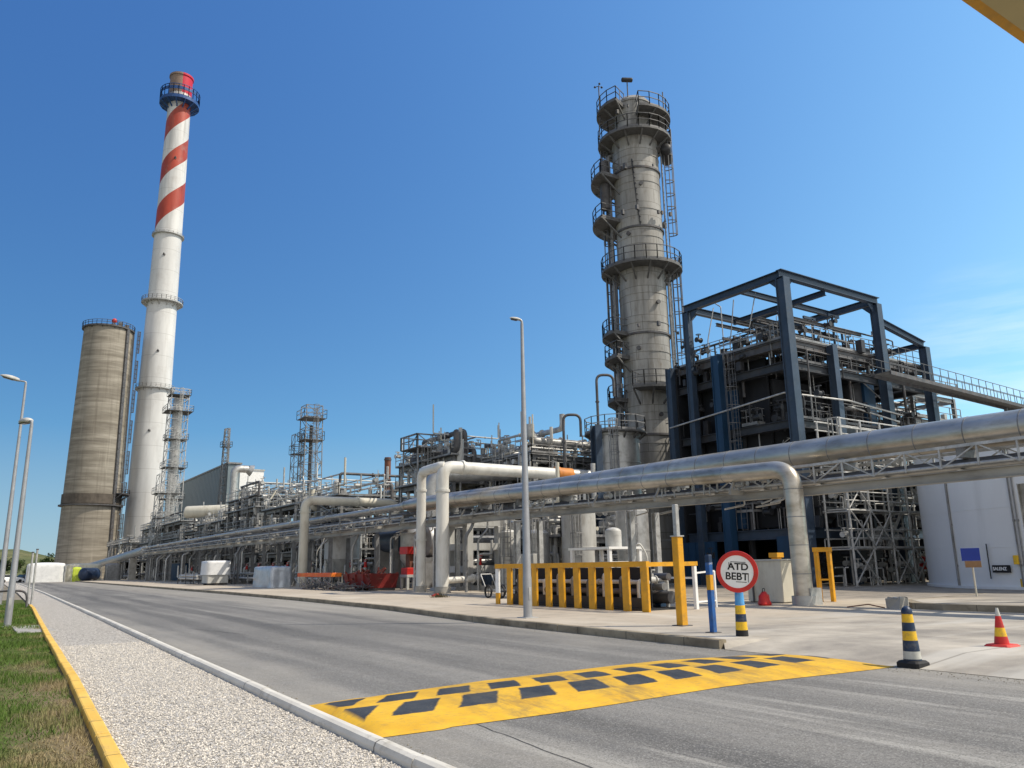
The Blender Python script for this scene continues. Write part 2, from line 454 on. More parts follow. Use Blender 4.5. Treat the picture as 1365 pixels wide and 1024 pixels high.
def m_asphalt():
    s = SH('asphalt'); x, y, z = s.xyz()
    big = s.noise(.5, (1.6, .09, 1), 5, .6)                          # tyre wear and oil, drawn out along the road
    tr = s.noise(1.0, (1.1, .03, 1), 3, .5, (3, 0, 0))
    fine = s.noise(90, det=3, rough=.8)
    mid = s.noise(3.5, det=6)
    c = s.ramp(big, [(.3, (.105, .102, .097)), (.46, (.185, .178, .166)), (.68, (.31, .295, .265))])
    c = s.mix(s.math('MULTIPLY', s.rng(tr, .5, .6, 0, .8), s.rng(s.noise(.25, (1, .3, 1), 4, .6, (2, 7, 0)), .35, .6)), c, (.08, .079, .077, 1))
    c = s.mix(s.rng(s.noise(1.0, (1.6, .05, 1), 3, .5, (11, 0, 0)), .6, .68, 0, .5), c, (.36, .345, .31, 1))
    c = s.mix(s.rng(s.noise(1.7, (1, .45, 1), 7, .7, (6, 1, 0)), .6, .68, 0, .6), c, (.075, .074, .072, 1))
    c = s.mix(s.rng(s.noise(.33, (1, .25, 1), 5, .6, (9, 4, 0)), .56, .7, 0, .45), c, (.3, .285, .255, 1))
    c = s.mix(s.rng(mid, .35, .75, 0, .3), c, (.15, .146, .138, 1))
    c = s.mix(s.rng(s.noise(26, det=4, rough=.75, loc=(3, 1, 0)), .5, .66, 0, .45), c, (.09, .088, .085, 1))
    c = s.mix(s.rng(fine, .35, .75, 0, .5), c, (.33, .318, .295, 1))
    c = s.mix(s.rng(s.noise(.12, (1, .5, 1), 5, .55, (8, 3, 0)), .42, .6, 0, .5), c, (.1, .098, .094, 1))
    # tyre-darkened wheel tracks, broken up along their length
    brk = s.noise(.9, (.5, .05, 1), 4, .6, (1, 9, 0)); wig = s.rng(s.noise(.12, (.2, .6, 1), 3), .3, .7, -.35, .35)
    for ctr, hw, st_ in ((5.3, .42, .75), (6.85, .5, .85), (8.9, .34, .4), (10.3, .4, .5)):
        dd_ = s.math('ABSOLUTE', s.math('SUBTRACT', s.math('ADD', x, wig), s.math('ADD', ctr, s.math('MULTIPLY', y, .022))))
        k_ = s.math('MULTIPLY', s.rng(dd_, hw * .45, hw, st_, 0), s.rng(brk, .36, .58, .15, 1))
        c = s.mix(k_, c, (.082, .08, .078, 1))
    # rubbed-pale streaks where vehicles leave the hump
    pale_ = s.math('MULTIPLY', s.rng(s.noise(1.0, (2.1, .09, 1), 5, .65, (21, 3, 0)), .54, .66, 0, .75), s.rng(y, 8.5, 5.5, 0, 1))
    c = s.mix(pale_, c, (.4, .385, .35, 1))
    ag = s.voro(85); sepa = s.N.new('ShaderNodeSeparateColor'); s.lk(ag.outputs['Color'], sepa.inputs[0])
    c = s.mix(s.rng(sepa.outputs[0], .72, .8, 0, .5), c, (.055, .054, .052, 1))
    c = s.mix(s.rng(sepa.outputs[1], .82, .9, 0, .5), c, (.42, .41, .385, 1))
    # pale dust washed along both gutters
    ed = s.math('ABSOLUTE', s.math('SUBTRACT', x, 7.75))
    edn = s.math('ADD', ed, s.rng(s.noise(.8, (1, .3, 1)), .3, .7, -.8, .8))
    c = s.mix(s.rng(edn, 2.9, 4.3, 0, .45), c, (.36, .335, .29, 1))
    s.bump(s.math('ADD', fine, s.math('MULTIPLY', mid, .5)), .35, .01)
    return s.done(c, s.rng(mid, .3, .7, .72, .95), .25)
def m_apron():
    s = SH('apron_concrete'); x, y, z = s.xyz()
    n1 = s.noise(.16, det=7); n2 = s.noise(1.3, det=8, loc=(5, 2, 0)); fine = s.noise(60, det=3, rough=.8)
    c = s.ramp(n1, [(.3, (.38, .32, .245)), (.55, (.47, .405, .32)), (.75, (.53, .47, .385))])
    c = s.mix(s.rng(n2, .5, .72, 0, .6), c, (.24, .21, .165, 1))
    c = s.mix(s.rng(s.noise(.5, (1, .35, 1), 7, .65, (7, 7, 0)), .55, .7, 0, .5), c, (.6, .55, .46, 1))
    # driveway at the near end: greyer, worn by turning wheels
    yy = s.math('ADD', y, s.rng(s.noise(.35, det=4), .3, .7, -2.2, 2.2))
    drv = s.rng(yy, 15.5, 12.0, 0, 1)
    dcol = s.ramp(s.noise(.45, (1, .9, 1), 7, .65, (2, 8, 0)), [(.36, (.2, .185, .165)), (.5, (.34, .31, .265)), (.66, (.52, .475, .4))])
    c = s.mix(s.math('MULTIPLY', drv, .9), c, dcol)
    # sweeping pale wheel lines on the driveway
    wv = s.noise(1.0, (.12, .85, 1), 3, .5, (4, 1, 0))
    c = s.mix(s.math('MULTIPLY', drv, s.rng(wv, .56, .64, 0, .5)), c, (.55, .53, .48, 1))
    # oily, darker yard under the plant
    yard = s.rng(s.math('ADD', x, s.rng(s.noise(.2, det=5, loc=(1, 1, 0)), .3, .7, -3, 3)), 25, 29, 0, .75)
    c = s.mix(s.math('MULTIPLY', yard, s.rng(n2, .3, .6, .45, 1)), c, (.12, .108, .093, 1))
    # slab joints
    for ax, per in ((x, 5.0), (y, 6.0)):
        fr = s.math('FRACT', s.math('DIVIDE', s.math('ADD', ax, 2.1), per))
        d = s.math('ABSOLUTE', s.math('SUBTRACT', fr, .5))
        c = s.mix(s.rng(d, .003, .0055, .55, 0), c, (.14, .125, .1, 1))
    c = s.mix(s.rng(fine, .4, .75, 0, .25), c, (.56, .53, .48, 1))
    s.bump(fine, .2, .008)
    return s.done(c, .85, .25)
def m_gravel():
    s = SH('exposed_gravel'); v = s.voro(40); v2 = s.voro(40, 'DISTANCE_TO_EDGE'); v3 = s.voro(75)
    sep = s.N.new('ShaderNodeSeparateColor'); s.lk(v.outputs['Color'], sep.inputs[0])
    c = s.ramp(sep.outputs[0], [(0, (.1, .092, .08)), (.24, (.33, .305, .265)), (.46, (.63, .59, .53)), (1, (.86, .82, .76))])
    c = s.mix(s.rng(v2.outputs['Distance'], .0, .16, .75, 0), c, (.14, .125, .105, 1))
    c = s.mix(s.rng(s.noise(.7, det=6), .35, .7, 0, .3), c, (.42, .38, .32, 1))
    s.bump(s.math('ADD', s.math('MULTIPLY', v.outputs['Distance'], -1.0), s.math('MULTIPLY', v3.outputs['Distance'], -.4)), .9, .02)
    return s.done(c, .85, .25)
def m_lawn():
    s = SH('lawn_soil')
    n = s.noise(1.1, det=7)
    c = s.ramp(n, [(.3, (.05, .07, .018)), (.55, (.085, .1, .03)), (.75, (.2, .165, .09))])
    x, y, z = s.xyz(); c = s.mix(s.math('MULTIPLY', s.rng(s.math('ADD', x, s.rng(s.noise(2), .3, .7, -.3, .3)), .3, .9), s.rng(y, 20, 13)), c, (.2, .155, .095, 1))
    return s.done(c, .95, .1)
def m_grass():
    s = SH('grass_blade'); n = s.noise(.75, det=5, loc=(0, 2.2, 0)); f = s.noise(37, det=2)
    x, y, z = s.xyz()
    k = s.math('ADD', n, s.rng(x, .1, 1.0, -.12, .17))
    k = s.math('ADD', k, s.rng(y, 9.5, 17, .05, -.12))
    c = s.mix(s.rng(k, .57, .7, 0, 1), s.mix(s.rng(f, .3, .7), (.045, .095, .015, 1), (.12, .19, .035, 1)), s.mix(s.rng(f, .3, .7), (.19, .15, .075, 1), (.37, .3, .17, 1)))
    return s.done(c, .7, .2)
def m_hill():
    s = SH('far_grassland'); n = s.noise(.02, det=8); n2 = s.noise(.15, det=6)
    c = s.ramp(n, [(.3, (.08, .095, .045)), (.5, (.13, .14, .06)), (.7, (.2, .18, .09))])
    c = s.mix(s.rng(n2, .5, .62, 0, .7), c, (.03, .05, .018, 1))
    return s.done(c, .95, .1)
def m_ground():
    s = SH('yard_ground'); n = s.noise(.05, det=8); n2 = s.noise(.8, det=6)
    c = s.ramp(n, [(.35, (.17, .15, .115)), (.6, (.28, .25, .2))])
    c = s.mix(s.rng(n2, .4, .7, 0, .4), c, (.14, .12, .09, 1))
    return s.done(c, .95, .1)
def m_bump():
    # rows of dark patches painted on the yellow hump; local x runs across the road, y along it
    s = SH('speed_bump_paint'); x, y, z = s.xyz()
    wob = s.rng(s.noise(2.2, det=3), .3, .7, -.02, .02)
    edge = s.rng(s.noise(30, det=5, rough=.7), .3, .7, -.012, .012)
    lean = s.math('MULTIPLY', y, s.rng(x, .5, 7.5, .75, -.05))
    xx = s.math('ADD', s.math('SUBTRACT', x, lean), s.math('ADD', wob, edge)); yy = s.math('ADD', y, s.math('ADD', wob, edge))
    mask = None
    for row, off in ((-.38, 0.0), (.36, .5)):
        fx = s.math('FRACT', s.math('ADD', s.math('DIVIDE', xx, .77), off))
        inx = s.math('MULTIPLY', s.rng(fx, .18, .22), s.rng(fx, .79, .83, 1, 0))
        dy = s.math('ABSOLUTE', s.math('SUBTRACT', yy, row))
        iny = s.rng(dy, .285, .31, 1, 0)
        k = s.math('MULTIPLY', inx, iny)
        mask = k if mask is None else s.math('MAXIMUM', mask, k)
    mask = s.math('MULTIPLY', mask, s.rng(x, .1, .15))
    yel = s.ramp(s.noise(1.6, (1, 1, 1), 7), [(.3, (.58, .32, .025)), (.6, (.74, .44, .035))])
    yel = s.mix(s.rng(s.noise(9, (1, 3, 1), 7, .7), .52, .72, 0, .6), yel, (.3, .22, .1, 1))
    yel = s.mix(s.rng(s.noise(.9, (2.2, .25, 1), 6, .65, (5, 5, 0)), .52, .7, 0, .55), yel, (.34, .22, .06, 1))
    drk = s.ramp(s.noise(3, det=6), [(.3, (.025, .03, .04)), (.7, (.06, .066, .075))])
    drk = s.mix(s.rng(s.noise(14, (3, 1, 1), 6, .7), .58, .75, 0, .5), drk, (.22, .2, .16, 1))
    c = s.mix(mask, yel, drk)
    wx = s.math('ADD', x, s.rng(s.noise(.8), .3, .7, -.25, .25))
    for ctr, hw, st_ in ((2.0, .42, .5), (3.5, .5, .55), (5.6, .4, .35), (7.0, .42, .4)):
        dd_ = s.math('ABSOLUTE', s.math('SUBTRACT', wx, ctr))
        c = s.mix(s.math('MULTIPLY', s.rng(dd_, hw * .4, hw, st_, 0), s.rng(s.noise(6, (1.2, .5, 1), 6, .7, (2, 2, 0)), .4, .62)), c, (.1, .09, .075, 1))
    c = s.mix(s.rng(s.noise(48, det=4, rough=.8), .6, .7, 0, .5), c, (.17, .15, .12, 1))
    s.bump(s.noise(70, det=3, rough=.8), .3, .01)
    return s.done(c, .75, .25)
def m_chimney(pitch, z0, z1):
    s = SH('chimney_paint'); x, y, z = s.xyz()
    return s, x, y, z
def m_kerb(name, a, b, dirt, joint=1.0):
    s = SH(name); x, y, z = s.xyz()
    c = s.ramp(s.noise(2.2, (1, .5, 1), 7), [(.3, a), (.7, b)])
    c = s.mix(s.rng(s.noise(5, (1, .6, 1), 8, .7, (3, 3, 0)), .55, .72, 0, .7), c, dirt + (1,))
    fr = s.math('ABSOLUTE', s.math('SUBTRACT', s.math('FRACT', s.math('DIVIDE', y, joint)), .5))
    c = s.mix(s.rng(fr, .006 / joint, .016 / joint, .8, 0), c, (.06, .055, .045, 1))
    s.bump(s.noise(40, det=4), .3, .01)
    return s.done(c, .85, .25)

def m_tower():
    s = SH('tower_shell'); x, y, z = s.xyz()
    c = s.ramp(s.noise(.7, (1, 1, .22), 8, .65), [(.28, (.185, .182, .172)), (.5, (.33, .325, .31)), (.72, (.48, .475, .45))])
    c = s.mix(s.rng(s.noise(1.1, (1.3, 1.3, .1), 8, .68, (4, 2, 1)), .48, .68, 0, .75), c, (.13, .118, .1, 1))
    c = s.mix(s.rng(s.noise(2.5, (1, 1, .6), 8, .7, (1, 6, 3)), .56, .7, 0, .5), c, (.17, .13, .09, 1))
    k = s.math('DIVIDE', z, 1.225); row = s.math('FLOOR', k)
    fz = s.math('ABSOLUTE', s.math('SUBTRACT', s.math('FRACT', k), .5))
    th = s.math('ADD', s.math('MULTIPLY', s.math('ARCTAN2', y, x), 5 / (2 * pi)), s.math('MULTIPLY', row, .37))
    ft = s.math('ABSOLUTE', s.math('SUBTRACT', s.math('FRACT', th), .5))
    seam = s.math('MAXIMUM', s.rng(fz, .47, .49), s.rng(ft, .488, .494))
    c = s.mix(s.math('MULTIPLY', seam, .65), c, (.09, .08, .068, 1))
    pl = s.N.new('ShaderNodeTexWhiteNoise'); pl.noise_dimensions = '2D'
    cbn = s.N.new('ShaderNodeCombineXYZ'); s.lk(row, cbn.inputs[0]); s.lk(s.math('FLOOR', s.math('ADD', th, .5)), cbn.inputs[1]); s.lk(cbn.outputs[0], pl.inputs['Vector'])
    c = s.mix(s.rng(pl.outputs['Value'], 0, 1, 0, .28), c, (.2, .19, .17, 1))
    s.bump(s.math('ADD', seam, s.noise(14, det=4)), .2, .02)
    return s.done(c, .6, .35, .1)
TOWERC = m_tower()
def m_silo():
    s = SH('silo_concrete'); x, y, z = s.xyz()
    c = s.ramp(s.noise(.35, (.3, .3, 2.6), 8, .62), [(.3, (.185, .165, .138)), (.5, (.28, .255, .212)), (.7, (.385, .352, .3))])
    c = s.mix(s.rng(s.noise(.5, (.12, .12, 2.2), 5, .6, (3, 3, 9)), .5, .62, 0, .5), c, (.16, .14, .112, 1))
    c = s.mix(s.rng(s.noise(.55, (1.6, 1.6, .05), 8, .7, (8, 1, 2)), .52, .7, 0, .6), c, (.13, .112, .09, 1))
    c = s.mix(s.rng(s.noise(.9, (1.5, 1.5, .06), 8, .7, (1, 8, 2)), .58, .72, 0, .5), c, (.45, .41, .34, 1))
    f = s.math('ABSOLUTE', s.math('SUBTRACT', s.math('FRACT', s.math('DIVIDE', z, 1.6)), .5))
    c = s.mix(s.math('MULTIPLY', s.rng(f, .45, .485, 0, .5), s.rng(s.noise(.3, (1, 1, 1.5), 5), .42, .6, .05, 1)), c, (.1, .088, .072, 1))
    s.bump(s.noise(6, det=5), .15, .03)
    return s.done(c, .9, .2)
SILOC = m_silo()
ASPH, APRON, GRAVEL, LAWN, GRASS, HILL, GROUND, BUMPM = m_asphalt(), m_apron(), m_gravel(), m_lawn(), m_grass(), m_hill(), m_ground(), m_bump()
KERBW = m_kerb('kerb_white', (.55, .52, .46), (.72, .69, .62), (.3, .265, .21), 4.5)
KERBY = m_kerb('kerb_yellow', (.66, .4, .075), (.8, .53, .13), (.42, .3, .13), .9)
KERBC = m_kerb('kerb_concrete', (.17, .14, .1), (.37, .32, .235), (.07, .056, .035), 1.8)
GIRD = mat('weathered_girder', (.33, .315, .28), .65, .1, .3, 1.2, (1, .3, 1), dirt=(.11, .095, .075), damt=.7)

# ------------------------------------------------------------------ the setting
PZ = .13                                       # level of the plant apron above the road
def lerp(tab, b):
    for (b0, a0), (b1, a1) in zip(tab, tab[1:]):
        if b <= b1: return a0 + (a1 - a0) * (b - b0) / (b1 - b0)
    return tab[-1][1]
WH = [(-40, 2.9), (5.5, 3.1), (27.5, 3.76), (72, 4.97), (230, 8.2)]         # white kerb
YE = [(-40, .9), (7.1, 1.12), (13.3, 1.4), (24.7, 1.81), (42, 2.5), (80, 3.4), (230, 5.8)]      # yellow kerb
RC = [(-40, 11.75), (5, 11.8), (11, 11.85), (20, 12.3), (29, 13.5), (41, 14.2), (58, 14.7), (106, 15.3), (230, 17)]  # plant-side kerb

def strip(fa, fb, z, bs):
    m = MB()
    vs_ = []
    for b in bs: vs_ += [(fa(b), b, z), (fb(b), b, z)]
    m.add(vs_, [(2 * i, 2 * i + 1, 2 * i + 3, 2 * i + 2) for i in range(len(bs) - 1)]); return m
bs = [-40, -20, -5, 0, 5, 7.5, 11, 14.5, 20, 24, 27, 29, 30, 35, 41, 46, 58, 70, 80, 106, 130, 160, 200, 230]
g = MB(); g.quad((-2500, -2500, -.02), (2500, -2500, -.02), (2500, 2500, -.02), (-2500, 2500, -.02)); struct(g.build('ground', GROUND))
struct(strip(lambda b: lerp(WH, b) - .3, lambda b: lerp(RC, b) + .3, 0.0, bs).build('road', ASPH))
struct(strip(lambda b: lerp(YE, b) + .05, lambda b: lerp(WH, b) - .05, .055, bs).build('gravel_path', GRAVEL))
lw = strip(lambda b: -60, lambda b: lerp(YE, b) - .05, .05, [b for b in bs if b <= 58]); struct(lw.build('lawn', LAWN))
fl = strip(lambda b: -900, lambda b: -20, .02, [62, 900]); struct(fl.build('grassland', HILL))

def kerb(name, tab, w, z0, z1, m, b0, b1, step, gap, rnd, c=.02, side=0):
    k = MB(); rr = random.Random(rnd); b = b0
    while b < b1:
        e = min(b + step, b1) - gap
        x0, x1 = lerp(tab, b), lerp(tab, e)
        j = rr.uniform(-.006, .006); dz = rr.uniform(-.003, .003)
        pr = [(-w / 2, z0), (w / 2, z0), (w / 2, z1 - c + dz), (w / 2 - c * .3, z1 - c * .3 + dz), (w / 2 - c, z1 + dz), (-w / 2 + c, z1 + dz), (-w / 2 + c * .3, z1 - c * .3 + dz), (-w / 2, z1 - c + dz)]
        vs_ = [(x0 + j + side + x, b, z) for x, z in pr] + [(x1 + j + side + x, e, z) for x, z in pr]
        k.add(vs_, [tuple(range(8)), tuple(range(15, 7, -1))] + [(i, i + 8, (i + 1) % 8 + 8, (i + 1) % 8) for i in range(8)])
        b += step
        if b > 60: step = 6
    return struct(k.build(name, m))
kerb('white_kerb', WH, .16, -.01, .15, KERBW, -12, 150, 4.5, .01, 1, .055)
kerb('yellow_kerb', YE, .13, -.01, .135, KERBY, -12, 46, .9, .01, 2)
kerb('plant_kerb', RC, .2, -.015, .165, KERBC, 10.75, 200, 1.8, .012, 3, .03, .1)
# apron: one sheet behind the kerb, ramping to the road at the driveway
ap = MB()
bs2 = [-60, -20, -5, 0, 3, 5, 7, 9, 10.6, 10.8, 14, 20, 24, 29, 35, 41, 50, 58, 80, 106, 150, 230, 420]
def apw(b):
    # inner edge, outer edge height of the ramp
    return (lerp(RC, b) + .18, PZ) if b > 10.7 else (lerp(RC, b) - .02, .006)
vs_ = []
for b in bs2:
    e, h = apw(b)
    vs_ += [(e, b, h), (e + (.02 if b > 10.7 else 1.4), b, PZ), (420, b, PZ)]
ap.add(vs_, [q for i in range(len(bs2) - 1) for q in ((3 * i, 3 * i + 1, 3 * i + 4, 3 * i + 3), (3 * i + 1, 3 * i + 2, 3 * i + 5, 3 * i + 4))])
struct(ap.build('apron', APRON))
# tar-filled crack across the near road
ck = MB(); rr = random.Random(5); p0, p1 = G(625, 962), G(830, 1040)
pts = [p0 + (p1 - p0) * (i / 14) + V((rr.uniform(-.012, .012), rr.uniform(-.012, .012), 0)) for i in range(15)]
for a, b in zip(pts, pts[1:]):
    n = (b - a).cross(V((0, 0, 1))).normalized() * .005
    ck.quad((a.x - n.x, a.y - n.y, .004), (b.x - n.x, b.y - n.y, .004), (b.x + n.x, b.y + n.y, .004), (a.x + n.x, a.y + n.y, .004))
for (qa, qb) in (((390, 855), (455, 851)), ((250, 838), (330, 846))):
    p0, p1 = G(*qa), G(*qb); pts = [p0 + (p1 - p0) * (i / 9) + V((rr.uniform(-.03, .03), rr.uniform(-.03, .03), 0)) for i in range(10)]
    for a, b in zip(pts, pts[1:]):
        n = (b - a).cross(V((0, 0, 1))).normalized() * .009
        ck.quad((a.x - n.x, a.y - n.y, .004), (b.x - n.x, b.y - n.y, .004), (b.x + n.x, b.y + n.y, .004), (a.x + n.x, a.y + n.y, .004))
struct(ck.build('road_crack', BLACKR))
# traffic island on the right
isl = MB()
poly = [(23.4, 13.6), (23.2, 12.6), (23.5, 10.0), (24.2, 7), (31, 7), (31, 15.2), (25, 14.9)]
isl.prism(poly, PZ - .05, PZ + .17)
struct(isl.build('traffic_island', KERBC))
it = MB(); cx, cy = 27.3, 11
it.prism([(cx + (x - cx) * .93, cy + (y - cy) * .93) for x, y in poly], PZ + .165, PZ + .176); struct(it.build('island_top', APRON))
# far hills
hl = MB(); N = 60; vs_ = []; rr = random.Random(8)
for i in range(N + 1):
    x = -1500 + 1700 * i / N
    h = 14 + 9 * sin(i * .5) + 5 * sin(i * 1.3 + 1) + 6 * sin(i * .17 + 2)
    vs_ += [(x, 520, 0), (x, 640, h * .62), (x, 760, h), (x, 1100, h * 1.2)]
hl.add(vs_, [(4 * i + k, 4 * i + 4 + k, 4 * i + 5 + k, 4 * i + 1 + k) for i in range(N) for k in range(3)], True)
struct(hl.build('hills', HILL))

# grass blades on the verge, and loose stones on the gravel path: past counting, one mesh each
def quads_mesh(name, verts, nv, m, faces):
    me = bpy.data.meshes.new(name)
    me.from_pydata(verts.reshape(-1, 3).tolist(), [], faces); me.materials.append(m); me.update()
    o = bpy.data.objects.new(name, me); COL.objects.link(o); return o
rs = np.random.RandomState(3)
nb = 95000
by = 5.5 + 44 * rs.rand(nb) ** 1.9
ye = np.interp(by, [t[0] for t in YE], [t[1] for t in YE])
bx = ye - .09 - (.02 + 3.6 * rs.rand(nb) ** 1.6)
keep = ~((bx > ye - .35) & (rs.rand(nb) < .35))
bx, by = bx[keep], by[keep]; nb = len(bx)
ang = rs.rand(nb) * 2 * pi; hh = (.025 + .06 * rs.rand(nb) ** 1.5) * (1 + .6 * np.sin(bx * 3.1 + by * 1.7)); ln = rs.rand(nb) * .06; wd = .003 + .004 * rs.rand(nb)
a2 = rs.rand(nb) * 2 * pi
wv = np.clip(by / 14, 1, 2.5) * wd
gv = np.zeros((nb, 3, 3))
gv[:, 0] = np.stack([bx - np.cos(ang) * wv, by - np.sin(ang) * wv, np.full(nb, .048)], 1)
gv[:, 1] = np.stack([bx + np.cos(ang) * wv, by + np.sin(ang) * wv, np.full(nb, .048)], 1)
gv[:, 2] = np.stack([bx + np.cos(a2) * ln, by + np.sin(a2) * ln, .05 + hh], 1)
go = quads_mesh('verge_grass', gv, 3, GRASS, [(3 * i, 3 * i + 1, 3 * i + 2) for i in range(nb)])
tag(go, 'short green and straw-dry grass growing on the roadside verge', 'grass', kind='stuff')
STONE = mat('loose_stone', (.58, .54, .48), .8, 0, .55, 43, spec=.3)
ns = 26000
sy = 5.2 + 15 * rs.rand(ns) ** 1.7
y0 = np.interp(sy, [t[0] for t in YE], [t[1] for t in YE]) + .09; y1 = np.interp(sy, [t[0] for t in WH], [t[1] for t in WH]) - .11
sx = y0 + (y1 - y0) * rs.rand(ns)
rad = .006 + .01 * rs.rand(ns) ** 2
octa = np.array([(1, 0, 0), (0, 1, 0), (-1, 0, 0), (0, -1, 0), (0, 0, .75), (0, 0, -.6)])
jit = 1 + .5 * (rs.rand(ns, 6, 1) - .5)
th = rs.rand(ns) * 6.3
ox = octa[None] * jit * rad[:, None, None]
rx = ox[..., 0] * np.cos(th)[:, None] - ox[..., 1] * np.sin(th)[:, None]; ry = ox[..., 0] * np.sin(th)[:, None] + ox[..., 1] * np.cos(th)[:, None]
sv = np.stack([rx + sx[:, None], ry + sy[:, None], ox[..., 2] + .058], 2)
fo = [(0, 1, 4), (1, 2, 4), (2, 3, 4), (3, 0, 4), (1, 0, 5), (2, 1, 5), (3, 2, 5), (0, 3, 5)]
gs = quads_mesh('loose_stones', sv, 6, STONE, [tuple(6 * i + k for k in f) for i in range(ns) for f in fo])
tag(gs, 'loose pale stones scattered over the gravel footpath', 'gravel', kind='stuff')
ng = 5200
gy = 5 + 40 * rs.rand(ng) ** 1.6; side_ = rs.rand(ng) < .55
ga = np.where(side_, np.interp(gy, [t[0] for t in WH], [t[1] for t in WH]) + .1 + .28 * rs.rand(ng) ** 2.5, np.interp(gy, [t[0] for t in RC], [t[1] for t in RC]) - .03 - .5 * rs.rand(ng) ** 2.5)
gr_ = .004 + .009 * rs.rand(ng) ** 3
ox2 = octa[None] * (1 + .5 * (rs.rand(ng, 6, 1) - .5)) * gr_[:, None, None]
gv2 = np.stack([ox2[..., 0] + ga[:, None], ox2[..., 1] + gy[:, None], ox2[..., 2] + .004], 2)
gg = quads_mesh('kerb_grit', gv2, 6, mat('grit', (.25, .225, .18), .9, 0, .5, 30), [tuple(6 * i + k for k in f) for i in range(ng) for f in fo])
tag(gg, 'loose grit washed along both kerbs of the road', 'grit', kind='stuff')

# ------------------------------------------------------------------ industrial pieces
def railing(m, pts, h=1.1, sp=1.5, w=.045, closed=False, toe=True):
    pts = [V(p) for p in pts]
    if closed: pts = pts + [pts[0]]
    for a, b in zip(pts, pts[1:]):
        l = (b - a).length
        if l < .05: continue
        n = max(1, round(l / sp))
        for i in range(n + 1):
            p = a + (b - a) * (i / n); m.bar(p, p + V((0, 0, h)), w)
        for z in (h, h * .55): m.bar(a + V((0, 0, z)), b + V((0, 0, z)), w)
        if toe: m.bar(a + V((0, 0, .08)), b + V((0, 0, .08)), .02, .15)
def arcpts(c, r, z, a0, a1, n):
    return [(c[0] + r * cos(a0 + (a1 - a0) * i / n), c[1] + r * sin(a0 + (a1 - a0) * i / n), z) for i in range(n + 1)]
def ladder(m, x, y, z0, z1, out, w=.04, cage=True, wd=.45):
    o = V((out[0], out[1], 0)).normalized(); t = V((-o.y, o.x, 0)); b = V((x, y, 0))
    for s in (-1, 1):
        p = b + t * (s * wd / 2); m.bar(p + V((0, 0, z0)), p + V((0, 0, z1)), w)
    n = int((z1 - z0) / .35)
    for i in range(n + 1):
        z = z0 + (z1 - z0) * i / max(1, n); m.bar(b - t * wd / 2 + V((0, 0, z)), b + t * wd / 2 + V((0, 0, z)), w * .7)
    if cage:
        hp = [(-.5 * pi + pi * i / 6) for i in range(7)]
        k = max(1, int((z1 - z0 - 2) / 1.1))
        for i in range(k + 1):
            z = z0 + 2 + (z1 - z0 - 2) * i / k
            q = [b + o * (.7 * cos(a)) + t * (.36 * sin(a)) + V((0, 0, z)) for a in hp]
            for c, d in zip(q, q[1:]): m.bar(c, d, w, w)
        for a in hp[1:-1]:
            q = b + o * (.7 * cos(a)) + t * (.36 * sin(a)); m.bar(q + V((0, 0, z0 + 2)), q + V((0, 0, z1)), w * .8)
def valve(m, p, r, ax, rr):
    p = V(p); d = V(ax)
    m.tube(p - d * r * 2.4, p + d * r * 2.4, r * 1.5, 8)
    for k in (-2.6, 2.3): m.tube(p + d * r * k, p + d * r * (k + .35), r * 2.1, 10)
    q = p + V((0, 0, r * 4.5)); m.tube(p, q, r * .5, 6)
    m.lathe([(r * 1.7, -.02), (r * 2.1, -.02), (r * 2.1, .02), (r * 1.7, .02), (r * 1.7, -.02)], q, 10)
    m.bar(q - V((r * 1.9, 0, 0)), q + V((r * 1.9, 0, 0)), r * .3)
def flange(m, p, r, ax, t=.05):
    p = V(p); d = V(ax).normalized(); m.tube(p - d * t, p - d * .004, r * 1.45, 14); m.tube(p + d * .004, p + d * t, r * 1.45, 14)
PIPES = [ALUD, GALV, LGREY, GALV, ALUD, CREAM, GALV, STEEL, WHITEP, LGREY, GALV]

